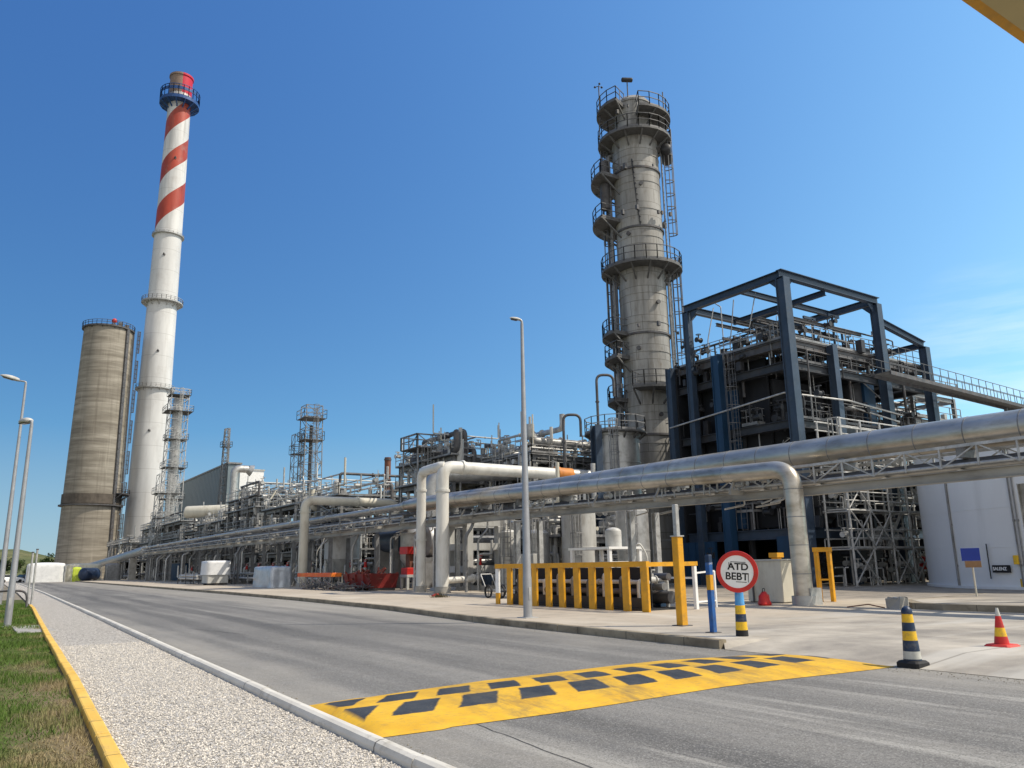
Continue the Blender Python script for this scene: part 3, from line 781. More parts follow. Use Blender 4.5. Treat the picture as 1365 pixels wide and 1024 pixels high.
def module(label, x0, x1, y0, y1, lv, nx, ny, seed, name='process_module', frame=MIDGR, piped=12, risers=14, drums=2, towers=1, fit=220,
           rail=RAIL, braces=4, rw=.05, cat='process unit', group=None, cols=.26, over=0.0, deckp=.8):
    R = random.Random(seed)
    root = thing(name, label, cat, ((x0 + x1) / 2, (y0 + y1) / 2, PZ), group)
    xs = [x0 + (x1 - x0) * i / (nx - 1) for i in range(nx)]; ys = [y0 + (y1 - y0) * j / (ny - 1) for j in range(ny)]
    top = lv[-1]
    for x in xs:
        for y in ys:
            m = MB(); m.ibeam((x, y, PZ - .01), (x, y, top + (over if R.random() < .7 else 0)), cols, cols); m.box(x - .3, x + .3, y - .3, y + .3, PZ, PZ + .25); m.build('column', frame, root)
    for k, z in enumerate(lv):
        m = MB(); c = cols * .48
        for y in ys: m.ibeam((x0 - .05, y, z - .19), (x1 + .05, y, z - .19), .2, .34)
        for i, x in enumerate(xs):
            for ya, yb in zip(ys, ys[1:]): m.ibeam((x, ya + .12, z - .2), (x, yb - .12, z - .2), .2, .33)
        nj = max(2, int((y1 - y0) / 1.6))
        for j in range(1, nj):
            y = y0 + (y1 - y0) * j / nj
            m.bar((x0 + .1, y, z - .09), (x1 - .1, y, z - .09), .08, .12)
        m.build('floor_beams', frame, root)
        m = MB()
        for i in range(nx - 1):
            for j in range(ny - 1):
                if R.random() < deckp: m.box(xs[i] - .02, xs[i + 1] - .03, ys[j] - .02, ys[j + 1] - .03, z - .012, z + .03)
        m.box(x0 - .55, x0 + .55, y0 - .5, y1, z - .014, z + .034)
        m.build('deck', DECK, root)
        m = MB(); railing(m, [(x1, y0 - .45, z), (x0 - .5, y0 - .45, z), (x0 - .5, y1, z)], w=rw)
        if k == len(lv) - 1: railing(m, [(x1, y0, z), (x1, y1, z), (x0, y1, z)], w=rw, toe=False)
        m.build('railing', rail, root)
    zs = [PZ] + list(lv)
    for _ in range(braces):
        k = R.randrange(len(zs) - 1); m = MB()
        if R.random() < .5:
            j = R.randrange(ny - 1); a, b = (x0, ys[j]), (x0, ys[j + 1])
        else:
            i = R.randrange(nx - 1); a, b = (xs[i], y0), (xs[i + 1], y0)
        m.bar((*a, zs[k] + .2), (*b, zs[k + 1] - .4), .11); m.bar((*b, zs[k] + .2), (*a, zs[k + 1] - .4), .1); m.build('brace', frame, root)
    # pipes lying on each level, dropping at their ends
    for q in range(piped):
        z = R.choice(zs) + R.choice((.35, .6, 1.0, 1.6, 2.1)); r = R.choice((.06, .08, .1, .13, .16, .22, .3)); mt = R.choice(PIPES)
        m = MB(); d1 = R.choice((-1, 1)) * R.uniform(.8, 2.6); d2 = R.choice((-1, 1)) * R.uniform(.8, 2.6)
        if R.random() < .6:
            x = x0 + R.uniform(-.3, .6 * (x1 - x0)) ** 1; a, b = y0 - R.uniform(-.5, .6), y0 + (y1 - y0) * R.uniform(.5, 1.05)
            p = [(x, a, max(PZ, z + d1)), (x, a, z), (x, b, z), (x + R.choice((0, .9)), b, z + d2 * .6)]
            for t in range(2): flange(m, (x, a + (b - a) * R.uniform(.15, .85), z), r, (0, 1, 0))
        else:
            y = y0 + R.uniform(-.4, .5 * (y1 - y0)); a, b = x0 - R.uniform(-.3, .6), x0 + (x1 - x0) * R.uniform(.5, 1.1)
            p = [(a, y, max(PZ, z + d1)), (a, y, z), (b, y, z), (b, y + R.choice((0, .8)), z + d2 * .6)]
            for t in range(2): flange(m, (a + (b - a) * R.uniform(.15, .85), y, z), r, (1, 0, 0))
        m.path(p, r, 10, steps=4); m.build('pipe', mt, root)
    for q in range(risers):
        r = R.choice((.05, .07, .09, .12, .16, .2)); mt = R.choice(PIPES); m = MB(); zt = R.choice(lv) + R.uniform(-.5, 1.4); zb = R.choice((PZ, PZ, R.choice(zs)))
        if zt - zb < 1: zb = PZ
        if R.random() < .55:
            x, y = x0 - R.uniform(-.5, .35), R.uniform(y0, y1); e = (x + R.uniform(.8, 2.5), y, zt); e2 = (e[0], y + R.uniform(-1.5, 1.5), zt)
        else:
            x, y = R.uniform(x0, x1), y0 - R.uniform(-.5, .35); e = (x, y + R.uniform(.8, 2.5), zt); e2 = (x + R.uniform(-1.5, 1.5), e[1], zt)
        m.path([(x, y, zb), (x, y, zt), e, e2], r, 10, steps=4)
        if R.random() < .5: flange(m, (x, y, (zb + zt) / 2), r, (0, 0, 1))
        m.build('riser_pipe', mt, root)
    for q in range(drums):
        z = R.choice(zs[:-1] + [PZ, PZ]); r = R.uniform(.55, 1.0); m = MB(); y = R.uniform(y0 + 1, y1 - 4.5) if y1 - y0 > 6 else y0 + 1; x = x0 + R.uniform(1.2, max(1.3, (x1 - x0) * .5))
        l = min(R.uniform(2.5, 4.5), y1 - y - .8)
        m.vessel((x, y, z + r + .5), (x, y + l, z + r + .5), r); m.tube((x, y + l * .5, z + 2 * r + .4), (x, y + l * .5, z + 2 * r + 1), .16, 10); flange(m, (x, y + l * .5, z + 2 * r + .95), .16, (0, 0, 1))
        for t in (.2, .8): m.box(x - r * .8, x + r * .8, y + l * t - .1, y + l * t + .1, z + .03, z + r + .3)
        m.build('drum', R.choice((ALUD, LGREY, GALV, CREAM)), root)
    for q in range(towers):
        r = R.uniform(.5, .95); x, y = x0 + R.uniform(1.2, x1 - x0 - 1), y0 + R.uniform(1.2, y1 - y0 - 1); h = R.choice(lv) + R.uniform(-.5, 1.2); m = MB()
        m.vessel((x, y, PZ + .9), (x, y, h), r); m.lathe([(r * 1.12, PZ), (r * 1.0, PZ + 1.2)], (x, y, 0), 20)
        m.build('vertical_vessel', R.choice((ALUD, LGREY, GALV)), root)
    m = MB(); m.box(x1 - .42, x1 - .34, y0 + .4, y1 - .45, PZ, lv[min(1, len(lv) - 1)] - .4); m.build('rear_shade_sheet', SHADEIN, root)  # near-black sheets added at the rear to paint shade into the gaps
    m = MB(); m.box(x0 + 1.6, x1 - .45, y1 - .42, y1 - .34, PZ, lv[min(1, len(lv) - 1)] - .4); m.build('rear_shade_sheet', SHADEIN, root)
    # ladder between levels
    m = MB(); yl = y0 + (y1 - y0) * R.uniform(.15, .8)
    ladder(m, x0 - .6, yl, PZ, top + 1.0, (-1, 0), w=rw * .9); m.build('caged_ladder', rail, root)
    if fit:
        m = MB(); m2 = MB()
        for q in range(fit):
            f = R.random()
            if f < .45: p = V((x0 + R.uniform(-.5, 1.2), R.uniform(y0, y1), 0))
            elif f < .8: p = V((R.uniform(x0, x1), y0 + R.uniform(-.5, 1.2), 0))
            else: p = V((R.uniform(x0, x1), R.uniform(y0, y1), 0))
            z = R.choice(zs + [PZ, PZ]); g_ = R.random(); mm = m if R.random() < .6 else m2
            if g_ < .35: valve(mm, p + V((0, 0, z + R.uniform(.3, 1.8))), R.uniform(.06, .13), R.choice(((1, 0, 0), (0, 1, 0))), R)
            elif g_ < .62:
                zz = z + R.uniform(.1, 2.2); a = R.choice(((1, 0), (0, 1))); l = R.uniform(.6, 2.8); e = p + V((a[0] * l, a[1] * l, zz))
                mm.path([p + V((0, 0, zz)), e, e + V((0, 0, R.uniform(-1.3, 1.3)))], R.uniform(.03, .08), 6, steps=3)
            elif g_ < .8: s = R.uniform(.12, .4); mm.bbox(p.x, p.x + s, p.y, p.y + s * .8, z + .5, z + .5 + s * R.uniform(1, 2.4), .02); mm.bar(p + V((s / 2, s / 2, z)), p + V((s / 2, s / 2, z + .51)), .06)
            elif g_ < .9: mm.bar(p + V((0, 0, z)), p + V((0, 0, z + R.uniform(1.5, 2.6))), .06)
            else: s = R.uniform(.15, .35); mm.vessel(p + V((0, 0, z + .4)), p + V((0, 0, z + .4 + s * 3)), s, 12)
        tag(m.build('small_fittings', GALV, root), kind='stuff'); tag(m2.build('valves_and_instruments', LGREY, root), kind='stuff')
    return root

def lattice(name, label, cat, cx, cy, z0, z1, w0, w1, step, mt, bw=.12, plats=(), core=None, rng=1, group=None, rot=0.0):
    root = thing(name, label, cat, (cx, cy, z0), group); n = max(2, int(round((z1 - z0) / step)))
    M_ = Matrix.Translation((cx, cy, 0)) @ Matrix.Rotation(rot, 4, 'Z')
    def c(i, z):
        w = (w0 + (w1 - w0) * (z - z0) / (z1 - z0)) / 2; s = ((-1, -1), (1, -1), (1, 1), (-1, 1))[i % 4]
        return V((s[0] * w, s[1] * w, z))
    for i in range(4):
        m = MB(); m.M = M_; m.bar(c(i, z0), c(i, z1), bw); m.build('leg', mt, root)
    m = MB(); m.M = M_
    for k in range(n):
        za, zb = z0 + (z1 - z0) * k / n, z0 + (z1 - z0) * (k + 1) / n
        for i in range(4):
            m.bar(c(i, zb), c(i + 1, zb), bw * .7)
            if k % 2 == i % 2: m.bar(c(i, za), c(i + 1, zb), bw * .6)
            else: m.bar(c(i + 1, za), c(i, zb), bw * .6)
    m.build('lattice_bracing', mt, root)
    for z, e in plats:
        w = (w0 + (w1 - w0) * (z - z0) / (z1 - z0)) / 2 + e
        m = MB(); m.M = M_; m.box(-w, w, -w, w, z - .06, z); p = m.build('platform', DECK, root)
        m = MB(); m.M = M_; railing(m, [(-w, -w, z), (w, -w, z), (w, w, z), (-w, w, z)], closed=True, w=bw * .5, toe=False); m.build('railing', mt, p)
    m = MB(); ladder(m, cx + .1, cy - (w0 + w1) / 4 - .05, z0, z1, (0, -1), w=bw * .4); m.build('ladder', mt, root)
    if core:
        m = MB(); m.vessel((cx, cy, z0 + .5), (cx, cy, core[1]), core[0]); m.build('column_vessel', core[2], root)
    return root

# ------------------------------------------------------------------ striped chimney
CHX, CHY = 36.4, 228.7
def chim_mat():
    s = SH('chimney_paint'); x, y, z = s.xyz()
    f = V((-CHX, -CHY, 0)).normalized(); r = V((-f.y, f.x, 0))          # towards the road side, and its right hand
    u = s.math('ADD', s.math('MULTIPLY', x, f.x), s.math('MULTIPLY', y, f.y)); v = s.math('ADD', s.math('MULTIPLY', x, r.x), s.math('MULTIPLY', y, r.y))
    th = s.math('ARCTAN2', v, u)
    t = s.math('SUBTRACT', s.math('DIVIDE', s.math('SUBTRACT', z, 101.0), 13.9), s.math('DIVIDE', th, 2 * pi / 1.6))
    fr = s.math('FRACT', s.math('ADD', t, 10.0))
    mk = s.math('MULTIPLY', s.math('LESS_THAN', fr, .46), s.math('GREATER_THAN', t, 0.0))
    mk = s.math('MULTIPLY', mk, s.math('LESS_THAN', z, 136.5))
    wh = s.ramp(s.noise(.25, (1, 1, .2), 7), [(.3, (.5, .5, .495)), (.65, (.68, .68, .67))])
    wh = s.mix(s.rng(s.noise(.5, (1.2, 1.2, .08), 8, .65, (3, 3, 3)), .52, .75, 0, .55), wh, (.33, .32, .3, 1))
    j = s.math('ABSOLUTE', s.math('SUBTRACT', s.math('FRACT', s.math('DIVIDE', z, 6.2)), .5))
    wh = s.mix(s.rng(j, .006, .014, .35, 0), wh, (.2, .19, .18, 1))
    rd = s.ramp(s.noise(.3, (1, 1, .3), 6), [(.3, (.27, .03, .02)), (.7, (.47, .075, .042))])
    c = s.mix(mk, wh, rd)
    soot = s.math('MULTIPLY', s.rng(z, 100, 136, .1, 1), s.rng(s.noise(.7, (1.2, 1.2, .07), 8, .7, (5, 2, 1)), .42, .66, 0, .55))
    c = s.mix(soot, c, (.13, .115, .1, 1))
    c = s.mix(s.rng(s.noise(.25, (1, 1, 1), 8, .7, (2, 9, 1)), .55, .7, 0, .3), c, (.36, .33, .3, 1))
    return s.done(c, .5, .35)
CHM = chim_mat()
rt = thing('striped_chimney', 'tall white chimney with red spiral stripes and a blue platform near its top', 'chimney', (CHX, CHY, 0))
m = MB()
def chr_(z): return 4.75 - (4.75 - 3.1) * min(1, z / 140)
m.lathe([(chr_(z), z) for z in np.linspace(0, 140, 29)] + [(3.0, 140.2)], (CHX, CHY, 0), 48); m.build('shaft', CHM, rt)
m = MB(); m.lathe([(3.05, 138.6), (3.15, 140.5), (3.15, 145.4), (3.4, 145.5), (3.4, 146.1), (2.9, 146.1), (2.8, 140)], (CHX, CHY, 0), 32)
def cap_mat():
    s = SH('chimney_cap'); x, y, z = s.xyz(); n = s.noise(.8)
    d = s.math('SUBTRACT', x, s.math('MULTIPLY', y, .0))
    return s.done(s.mix(s.math('GREATER_THAN', d, -.2), s.mix(n, (.19, .13, .1, 1), (.3, .22, .17, 1)), (.5, .02, .05, 1)), .6)
m.build('flue_cap', cap_mat(), rt)
def ring_platform(parent, c, z, ri, ro, a0, a1, dm, rm, n=24, w=.05, h=1.1, brk=True, thick=.12, sp=1.2, name='platform'):
    m = MB(); m.ring((c[0], c[1], 0), ri, ro, z - thick, z, a0, a1, n)
    if brk:
        k = max(2, int(abs(a1 - a0) / .45))
        for i in range(k + 1):
            a = a0 + (a1 - a0) * i / k
            if i == k and abs(a1 - a0 - 2 * pi) < .01: break
            d = V((cos(a), sin(a), 0)); p = V((c[0], c[1], 0))
            m.bar(p + d * (ri + .02) + V((0, 0, z - thick - (ro - ri) * .7)), p + d * (ro - .1) + V((0, 0, z - thick)), w * 2)
    o = m.build(name, dm, parent)
    m = MB(); full = abs(a1 - a0 - 2 * pi) < .01
    q = arcpts(c, ro - .04, z, a0, a1, max(4, int(abs(a1 - a0) * ro / sp)))
    if not full: q = [(c[0] + ri * cos(a0), c[1] + ri * sin(a0), z)] + q + [(c[0] + ri * cos(a1), c[1] + ri * sin(a1), z)]
    railing(m, q, h, sp, w); m.build('railing', rm, o)
    return o
BLUEPL = mat('blue_platform_paint', (.02, .07, .22), .5, 0, .3, 1)
ring_platform(rt, (CHX, CHY), 137.4, 3.0, 5.5, 0, 2 * pi, BLUEPL, BLUEPL, 32, .16, 3.4, sp=1.4, thick=.9)
m = MB(); m.ring((CHX, CHY, 0), 5.3, 5.42, 139.2, 140.2, 0, 2 * pi, 32); m.build('platform_panel', BLUEPL, rt)
ring_platform(rt, (CHX, CHY), 74.8, 3.8, 5.4, 0, 2 * pi, GALV, GALV, 32, .1, 1.1, thick=.3)
ring_platform(rt, (CHX, CHY), 50, 4.1, 5.0, 0, 2 * pi, GALV, GALV, 32, .08, 1.0, thick=.2)
ring_platform(rt, (CHX, CHY), 94.8, 3.6, 4.3, 0, 2 * pi, GALV, GALV, 32, .06, .5, thick=.12, brk=False)
m = MB(); a_ = 1.1
for zz in range(4):
    z0_, z1_ = [2, 51, 76, 96][zz], [49.5, 74, 94, 137][zz]
    x_, y_ = CHX + (chr_(z1_) + .45) * cos(a_), CHY + (chr_(z1_) + .45) * sin(a_)
    ladder(m, x_, y_, z0_, z1_, (cos(a_), sin(a_)), w=.09, wd=.6)
m.build('caged_ladder', STEEL, rt)
for z, a in ((60, -1.75), (88, -1.9), (118, -1.7), (38, -1.85)):
    m = MB(); d = V((cos(a), sin(a), 0)); c = V((CHX, CHY, z)) + d * (chr_(z) - .02)
    m.box(c.x - .3, c.x + .3, c.y - .2, c.y + .1, z - .25, z + .25); m.tube(c + V((0, 0, .2)), c + d * .7 + V((0, 0, .2)), .16, 8); m.build('sampling_port', STEEL, rt)

# ------------------------------------------------------------------ concrete silo
SX, SY = 23.4, 225.4
rt = thing('concrete_silo', 'brown banded concrete silo with ladder shafts beside the striped chimney', 'silo', (SX, SY, 0))
m = MB(); pr = [(6.75 - .95 * z / 64, z) for z in np.linspace(0, 64, 33)] + [(5.4, 64.0), (5.4, 63)]
m.lathe(pr, (SX, SY, 0), 48); m.lathe([(0, 63.4), (5.5, 63.3)], (SX, SY, 0), 32); m.build('shell', SILOC, rt)
m = MB(); m.ring((SX, SY, 0), 6.3, 6.75, 18.2, 20.6, n=48); m.build('dark_collar', mat('stained_band', (.1, .085, .07), .9, 0, .4, .6), rt)
m = MB(); m.ring((SX, SY, 0), 6.3, 7.3, 17.7, 18.0, n=48); m.build('collar_ledge', STEEL, rt)
ring_platform(rt, (SX, SY), 64.0, 5.2, 6.3, 0, 2 * pi, STEEL, STEEL, 36, .1, 1.3, thick=.25)
fdir = atan2(-SY, -SX)
for a, w_, nm in ((fdir + radians(48), .9, 'duct_shaft'), (fdir + radians(84), .5, 'cable_shaft')):
    m = MB(); R0 = V((cos(a), sin(a), 0)); T0 = V((-R0.y, R0.x, 0))
    for k in range(16):
        za, zb = 4 * k, 4 * k + 3.9
        p = V((SX, SY, 0)) + R0 * (6.75 - .95 * za / 64 + .2); q = V((SX, SY, 0)) + R0 * (6.75 - .95 * zb / 64 + .2)
        m.bar(p + V((0, 0, za)), q + V((0, 0, zb)), w_, .5, up=R0)
    m.build(nm, STEEL, rt)
m = MB(); a = fdir + radians(70); R0 = V((cos(a), sin(a), 0))
for k in range(8): 
    p = V((SX, SY, 0)) + R0 * 7.4
    ladder(m, p.x, p.y, 8 * k, 8 * k + 7.8, R0, w=.1, wd=.7)
m.build('caged_ladder', STEEL, rt)
ring_platform(rt, (SX, SY), 20.8, 6.4, 8.6, fdir + radians(50), fdir + radians(100), STEEL, STEEL, 8, .1, 1.2)
R_ = random.Random(4)
m = MB()
for k in range(9):
    a = R_.uniform(0, 6.3); p = V((SX + 4.5 * cos(a), SY + 4.5 * sin(a), 63.4)); h = R_.uniform(1, 2.4); m.box(p.x - .5, p.x + .5, p.y - .5, p.y + .5, 63.3, 63.4 + h)
m.build('roof_equipment', STEEL, rt)
m = MB(); m.tube((SX + 1, SY - 1, 63.3), (SX + 1, SY - 1, 66.2), .09, 8); m.build('beacon_mast', STEEL, rt)
m = MB(); m.lathe([(.65 * sin(t * pi / 10), -.65 * cos(t * pi / 10)) for t in range(11)], (SX + 1, SY - 1, 66.6), 16); m.build('red_beacon', REDP, rt)

# ------------------------------------------------------------------ distillation tower
TX, TY = 43.8, 45.3
rt = thing('distillation_tower', 'tall weathered grey process column ringed with railed platforms', 'tower', (TX, TY, PZ))
TF = atan2(-TY, -TX)                               # angle that faces the road corner; + is to its right hand
def ta(deg): return TF + radians(deg)
m = MB(); pr = [(2.15, PZ), (2.15, 3.2), (1.95, 3.3)]
z = 3.3
while z < 37.5:
    z2 = min(37.5, z + 2.45); pr += [(1.95, z), (1.95, z2 - .1), (1.99, z2 - .09), (1.99, z2 - .01)]; z = z2
pr += [(1.95, 37.5), (1.6, 38.1), (1.6, 40.4), (1.68, 40.4), (1.68, 40.55), (1.3, 41.0), (.6, 41.35), (0, 41.4)]
m.lathe(pr, (TX, TY, 0), 48); m.build('shell', TOWERC, rt)
for zz in (11.2, 19.4, 33.8, 28.5):
    m = MB(); m.ring((TX, TY, 0), 1.9, 2.06, zz, zz + .16, n=48); m.build('stiffening_ring', STEEL, rt)
TP = [(39.9, 1.55, 3.15, -165, -25), (39.0, 1.55, 3.2, 10, 150), (37.0, 1.9, 3.15, -180, 180), (33.4, 1.9, 3.9, -140, -48), (29.5, 1.9, 3.9, -140, -50),
      (25.2, 1.9, 3.35, -180, 180), (19.6, 1.9, 3.5, -135, -45), (17.6, 1.9, 3.4, -130, -42), (14.9, 1.9, 3.4, -20, 120), (14.2, 1.9, 3.3, -140, -55), (10.9, 1.9, 4.4, 55, 110), (8.9, 1.9, 4.4, 55, 110)]
for zz, ri, ro, a0, a1 in TP:
    ring_platform(rt, (TX, TY), zz, ri, ro, ta(a0), ta(a1), DECK, RAILD, 28, .055, 1.2, thick=.16, sp=.9)
def tpos(deg, r, z): return (TX + r * cos(ta(deg)), TY + r * sin(ta(deg)), z)
for deg, z0_, z1_, r in ((88, 26.3, 37, 2.45), (92, 16, 25.2, 2.5), (-95, 26, 33.4, 2.3), (-100, 33.4, 37, 2.3), (-98, 18, 25.2, 2.3), (95, 3, 14.8, 2.5)):
    m = MB(); p = tpos(deg, r, 0); ladder(m, p[0], p[1], z0_, z1_ + 1, (cos(ta(deg)), sin(ta(deg))), w=.06, wd=.5); m.build('caged_ladder', RAILD, rt)
for deg, z0_, z1_, r, rr_ in ((-82, 1, 36, 2.3, .13), (-88, 3, 33, 2.6, .09), (-74, 10, 25, 2.2, .1), (84, 2, 38, 2.2, .07), (79, 12, 24, 2.15, .09), (-105, 9, 37, 2.5, .16), (100, 4, 25, 2.3, .14), (-93, 22, 39.5, 2.95, .05), (-60, 4, 15, 2.15, .08)):
    m = MB(); m.path([tpos(deg, 1.6, z1_), tpos(deg, r, z1_), tpos(deg, r, z0_)], rr_, 10)
    for k in range(3): flange(m, tpos(deg, r, z0_ + (z1_ - z0_) * (k + .6) / 3.4), rr_, (0, 0, 1))
    m.build('side_pipe', R_.choice((STEEL, MIDGR, GALV)), rt)
m = MB(); m.vessel(tpos(-78, 2.75, 31), tpos(-78, 2.75, 35.2), .42); m.build('side_drum', STEEL, rt)
m = MB(); m.vessel(tpos(75, 2.7, 36.0), tpos(110, 2.9, 35.6), .45); m.build('side_drum', BLACKS, rt)
for deg, zz in ((10, 32.3), (-25, 28.0), (35, 22), (-15, 18.2), (25, 12.8), (-30, 8.2), (5, 6)):
    m = MB(); d = V(tpos(deg, 1, 0)) - V((TX, TY, 0)); m.tube(tpos(deg, 1.9, zz), tpos(deg, 2.12, zz), .13, 12); flange(m, tpos(deg, 2.12, zz), .12, d); m.build('nozzle', STEEL, rt)
m = MB(); m.path([tpos(-8, 2.02, 34.6), tpos(-2, 2.06, 31), tpos(4, 2.03, 28.6)], .05, 6); 
for k in range(12): m.bar(V(tpos(-8 + k, 2.05, 34.4 - k * .5)) , V(tpos(-5 + k, 2.1, 34.3 - k * .5)), .05)
m.build('impulse_line', BLACKS, rt)
for deg, r, h, nm in ((-75, 2.9, 42.6, 'mast'), (110, 2.9, 42.4, 'mast'), (-12, 1.5, 42.4, 'mast')):
    m = MB(); m.tube(tpos(deg, r, 39), tpos(deg, r, h), .05, 8); m.build(nm, STEEL, rt)
m = MB(); p = V(tpos(-12, 1.5, 42.4)); m.vessel(p + V((-.35, .2, 0)), p + V((.35, -.2, 0)), .2); m.build('flood_lamp', BLACKS, rt)
m = MB(); p = V(tpos(-75, 2.9, 42.6))
for k in range(3): q = p + V((.35 * cos(k * 2.1), .35 * sin(k * 2.1), 0)); m.bar(p, q, .04); m.lathe([(.1 * sin(t * pi / 6), -.1 * cos(t * pi / 6)) for t in range(7)], q, 8)
m.build('wind_gauge', BLACKS, rt)
m = MB()
for k in range(60):
    dg, zz = R_.uniform(-170, 170), R_.choice((37.1, 39.0, 25.3, 33.5, 29.6, 15, 19.7, 39.9)); p = V(tpos(dg, R_.uniform(2.2, 2.9), zz)); s = R_.uniform(.05, .14)
    m.box(p.x - s, p.x + s, p.y - s, p.y + s, zz, zz + s * 3.5)
tag(m.build('platform_equipment', STEEL, rt), kind='stuff')
m = MB(); pts = [(TX + 3.6, TY - 3.1), (TX + 4.4, TY - 3.8)]
for zz in (8.9, 10.9):
    for t in (.3, 1.0): m.bar(tpos(60, 2, zz + t), tpos(58, 4.6, zz + t), .06)
m.build('side_rail', RAIL, rt)
# ------------------------------------------------------------------ blue steel-framed process building
BX, BY, BZ = 39.64, 28.75, 18.85
XR = PB(1166, 402, BY); XF = PB(1231, 460, BY); YL = PA(915, 408, BX)
x1, x2, yb = XR.x, XF.x, YL.y
rt = thing('steel_frame_building', 'dark open process building under a blue steel roof frame', 'building', (BX + 8, BY + 6, PZ))
YE2 = 38.8
def column(x, y, z, w=.5, mt=BLUEST):
    m = MB(); m.ibeam((x, y, PZ), (x, y, z), w, w, .06); m.box(x - w * .38, x - .031, y - w * .44, y + w * .44, PZ, z - .07); m.build('column', mt, rt)
column(BX, BY, BZ - .25, .62); column(BX, yb, BZ - .25, .46); column(x1, BY, BZ - .25, .58); column(x2, BY, XF.z - .2, .55)
column((BX + x1) / 2 - .4, BY + .15, 15, .5); column(x1, yb, BZ - .25, .5)
column(BX + .1, BY + 2.6 * 2.2, 15, .6, BLUEDK); column(BX + .1, YE2, 15, .5); column(x2, YE2 - 3, 14, .5)
def beam(p, q, w=.34, h=.46, mt=BLUEST, name='roof_beam'):
    m = MB(); m.ibeam(p, q, w, h); m.build(name, mt, rt)
beam((BX - .3, BY, BZ), (x1 + .3, BY, BZ), .4, .5); beam((BX, BY + .21, BZ), (BX, yb + .25, BZ), .4, .5)
beam((x1, BY + .21, BZ), (x1, yb + .25, BZ)); beam((BX + .21, yb, BZ), (x1 - .2, yb, BZ))
beam((BX + .2, BY + 3.4, BZ - .02), (x1 - .2, BY + 3.4, BZ - .02), .26, .36); beam((BX + 4.6, BY + .2, BZ - .3), (BX + 4.6, yb - .2, BZ - .3), .26, .36)
beam((x1 + .25, BY, XF.z + .9), (x2, BY, XF.z), .34, .46); beam((x2, BY, XF.z), (x2, BY + 8, XF.z), .34, .4)
beam((x1, BY + 7, XF.z + .6), (x2, BY + 7.6, XF.z - .1), .3, .36)
FL = [3.45, 9.95, 13.55, 14.95]
for k, z in enumerate(FL):
    m = MB(); h = .5 if k else .6
    m.ibeam((BX + .5, BY + .48, z - .3), (x2 + .2, BY + .48, z - .3), .3, h); m.ibeam((BX + .52, BY + .6, z - .3), (BX + .52, YE2, z - .3), .3, h)
    for i in range(7): x = BX + 1 + (x2 - BX - 1) * i / 6; m.ibeam((x, BY + .65, z - .32), (x, YE2, z - .32), .2, .36)
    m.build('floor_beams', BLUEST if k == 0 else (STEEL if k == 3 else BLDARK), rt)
    m = MB()
    if k == 3: m.box(BX + .36, x2 + .2, BY + .36, BY + 2.2, z, z + .05); m.box(BX + .36, BX + 3.4, BY + 2.2, YE2, z, z + .05); m.box(BX + 5.2, x1 - 1, BY + 3.6, YE2 - 1, z, z + .05)
    elif k == 0: m.box(BX + 3, x2, BY + 2, YE2, z, z + .05)
    else: m.box(BX + 1.6, x2, BY + 1.2, YE2 - .5, z, z + .05)
    m.build('deck', DECK, rt)
    if k:
        m = MB()
        railing(m, [(x2 + .1, BY + .45, z + .05), (BX + .45, BY + .45, z + .05)] + ([(BX + .45, YE2, z + .05)] if k == 3 else []), w=.036, sp=.9)
        if k == 3: railing(m, [(BX + 3.3, YE2, z + .05), (BX + 3.3, BY + 2.3, z + .05), (x2, BY + 2.3, z + .05)], w=.036, sp=.9)
        if k == 3: railing(m, [(x1 - 1, YE2 - 1, z + .05), (BX + 5.3, YE2 - 1, z + .05), (BX + 5.3, BY + 3.7, z + .05), (x1 - 1, BY + 3.7, z + .05)], w=.036, sp=.9)
        m.build('railing', RAIL if k == 3 else RAILD, rt)
# near-black cladding deep inside and at the back, put in as painted shade
m = MB(); m.box(BX + .3, x2 - .3, YE2 - .4, YE2 - .1, PZ, 14.5); m.box(x2 - .6, x2 - .35, BY + 5, YE2 - .5, PZ, 13); m.build('back_shade_cladding', SHADEIN, rt)
m = MB(); m.box(BX + 1.5, BX + 1.7, BY + 3.0, YE2 - .5, 3.6, 14.4); m.box(BX + 1.8, x1 + 2.2, BY + 2.8, BY + 3.0, 3.6, 13.0); m.box(BX + 3.2, x2 - 1, BY + 4.2, BY + 4.4, PZ, 3.3); m.build('inner_shade_cladding', SHADEIN, rt)
m = MB()
for k in range(9): y = BY + 6.9 + k * .33; m.box(BX - .12 - .03 * (k % 2), BX + .1, y, y + .325, PZ, 2.85)
m.build('blue_sliding_door', BLUEDK, rt)
m = MB(); m.box(BX + .3, BX + .5, BY + .4, BY + 2.4, PZ, 3.0); m.build('blue_wall_panel', BLUEDK, rt)
m = MB(); m.box(BX + .8, BX + 1.2, YE2 - 5, YE2 - 3.6, 3.6, 12.6); m.build('blue_duct', BLUEDK, rt); m = MB(); m.box(BX + 9.0, BX + 10.2, BY + 1.0, BY + 1.2, 6, 13.2); m.build('blue_duct', BLUEDK, rt)
Rb = random.Random(21)
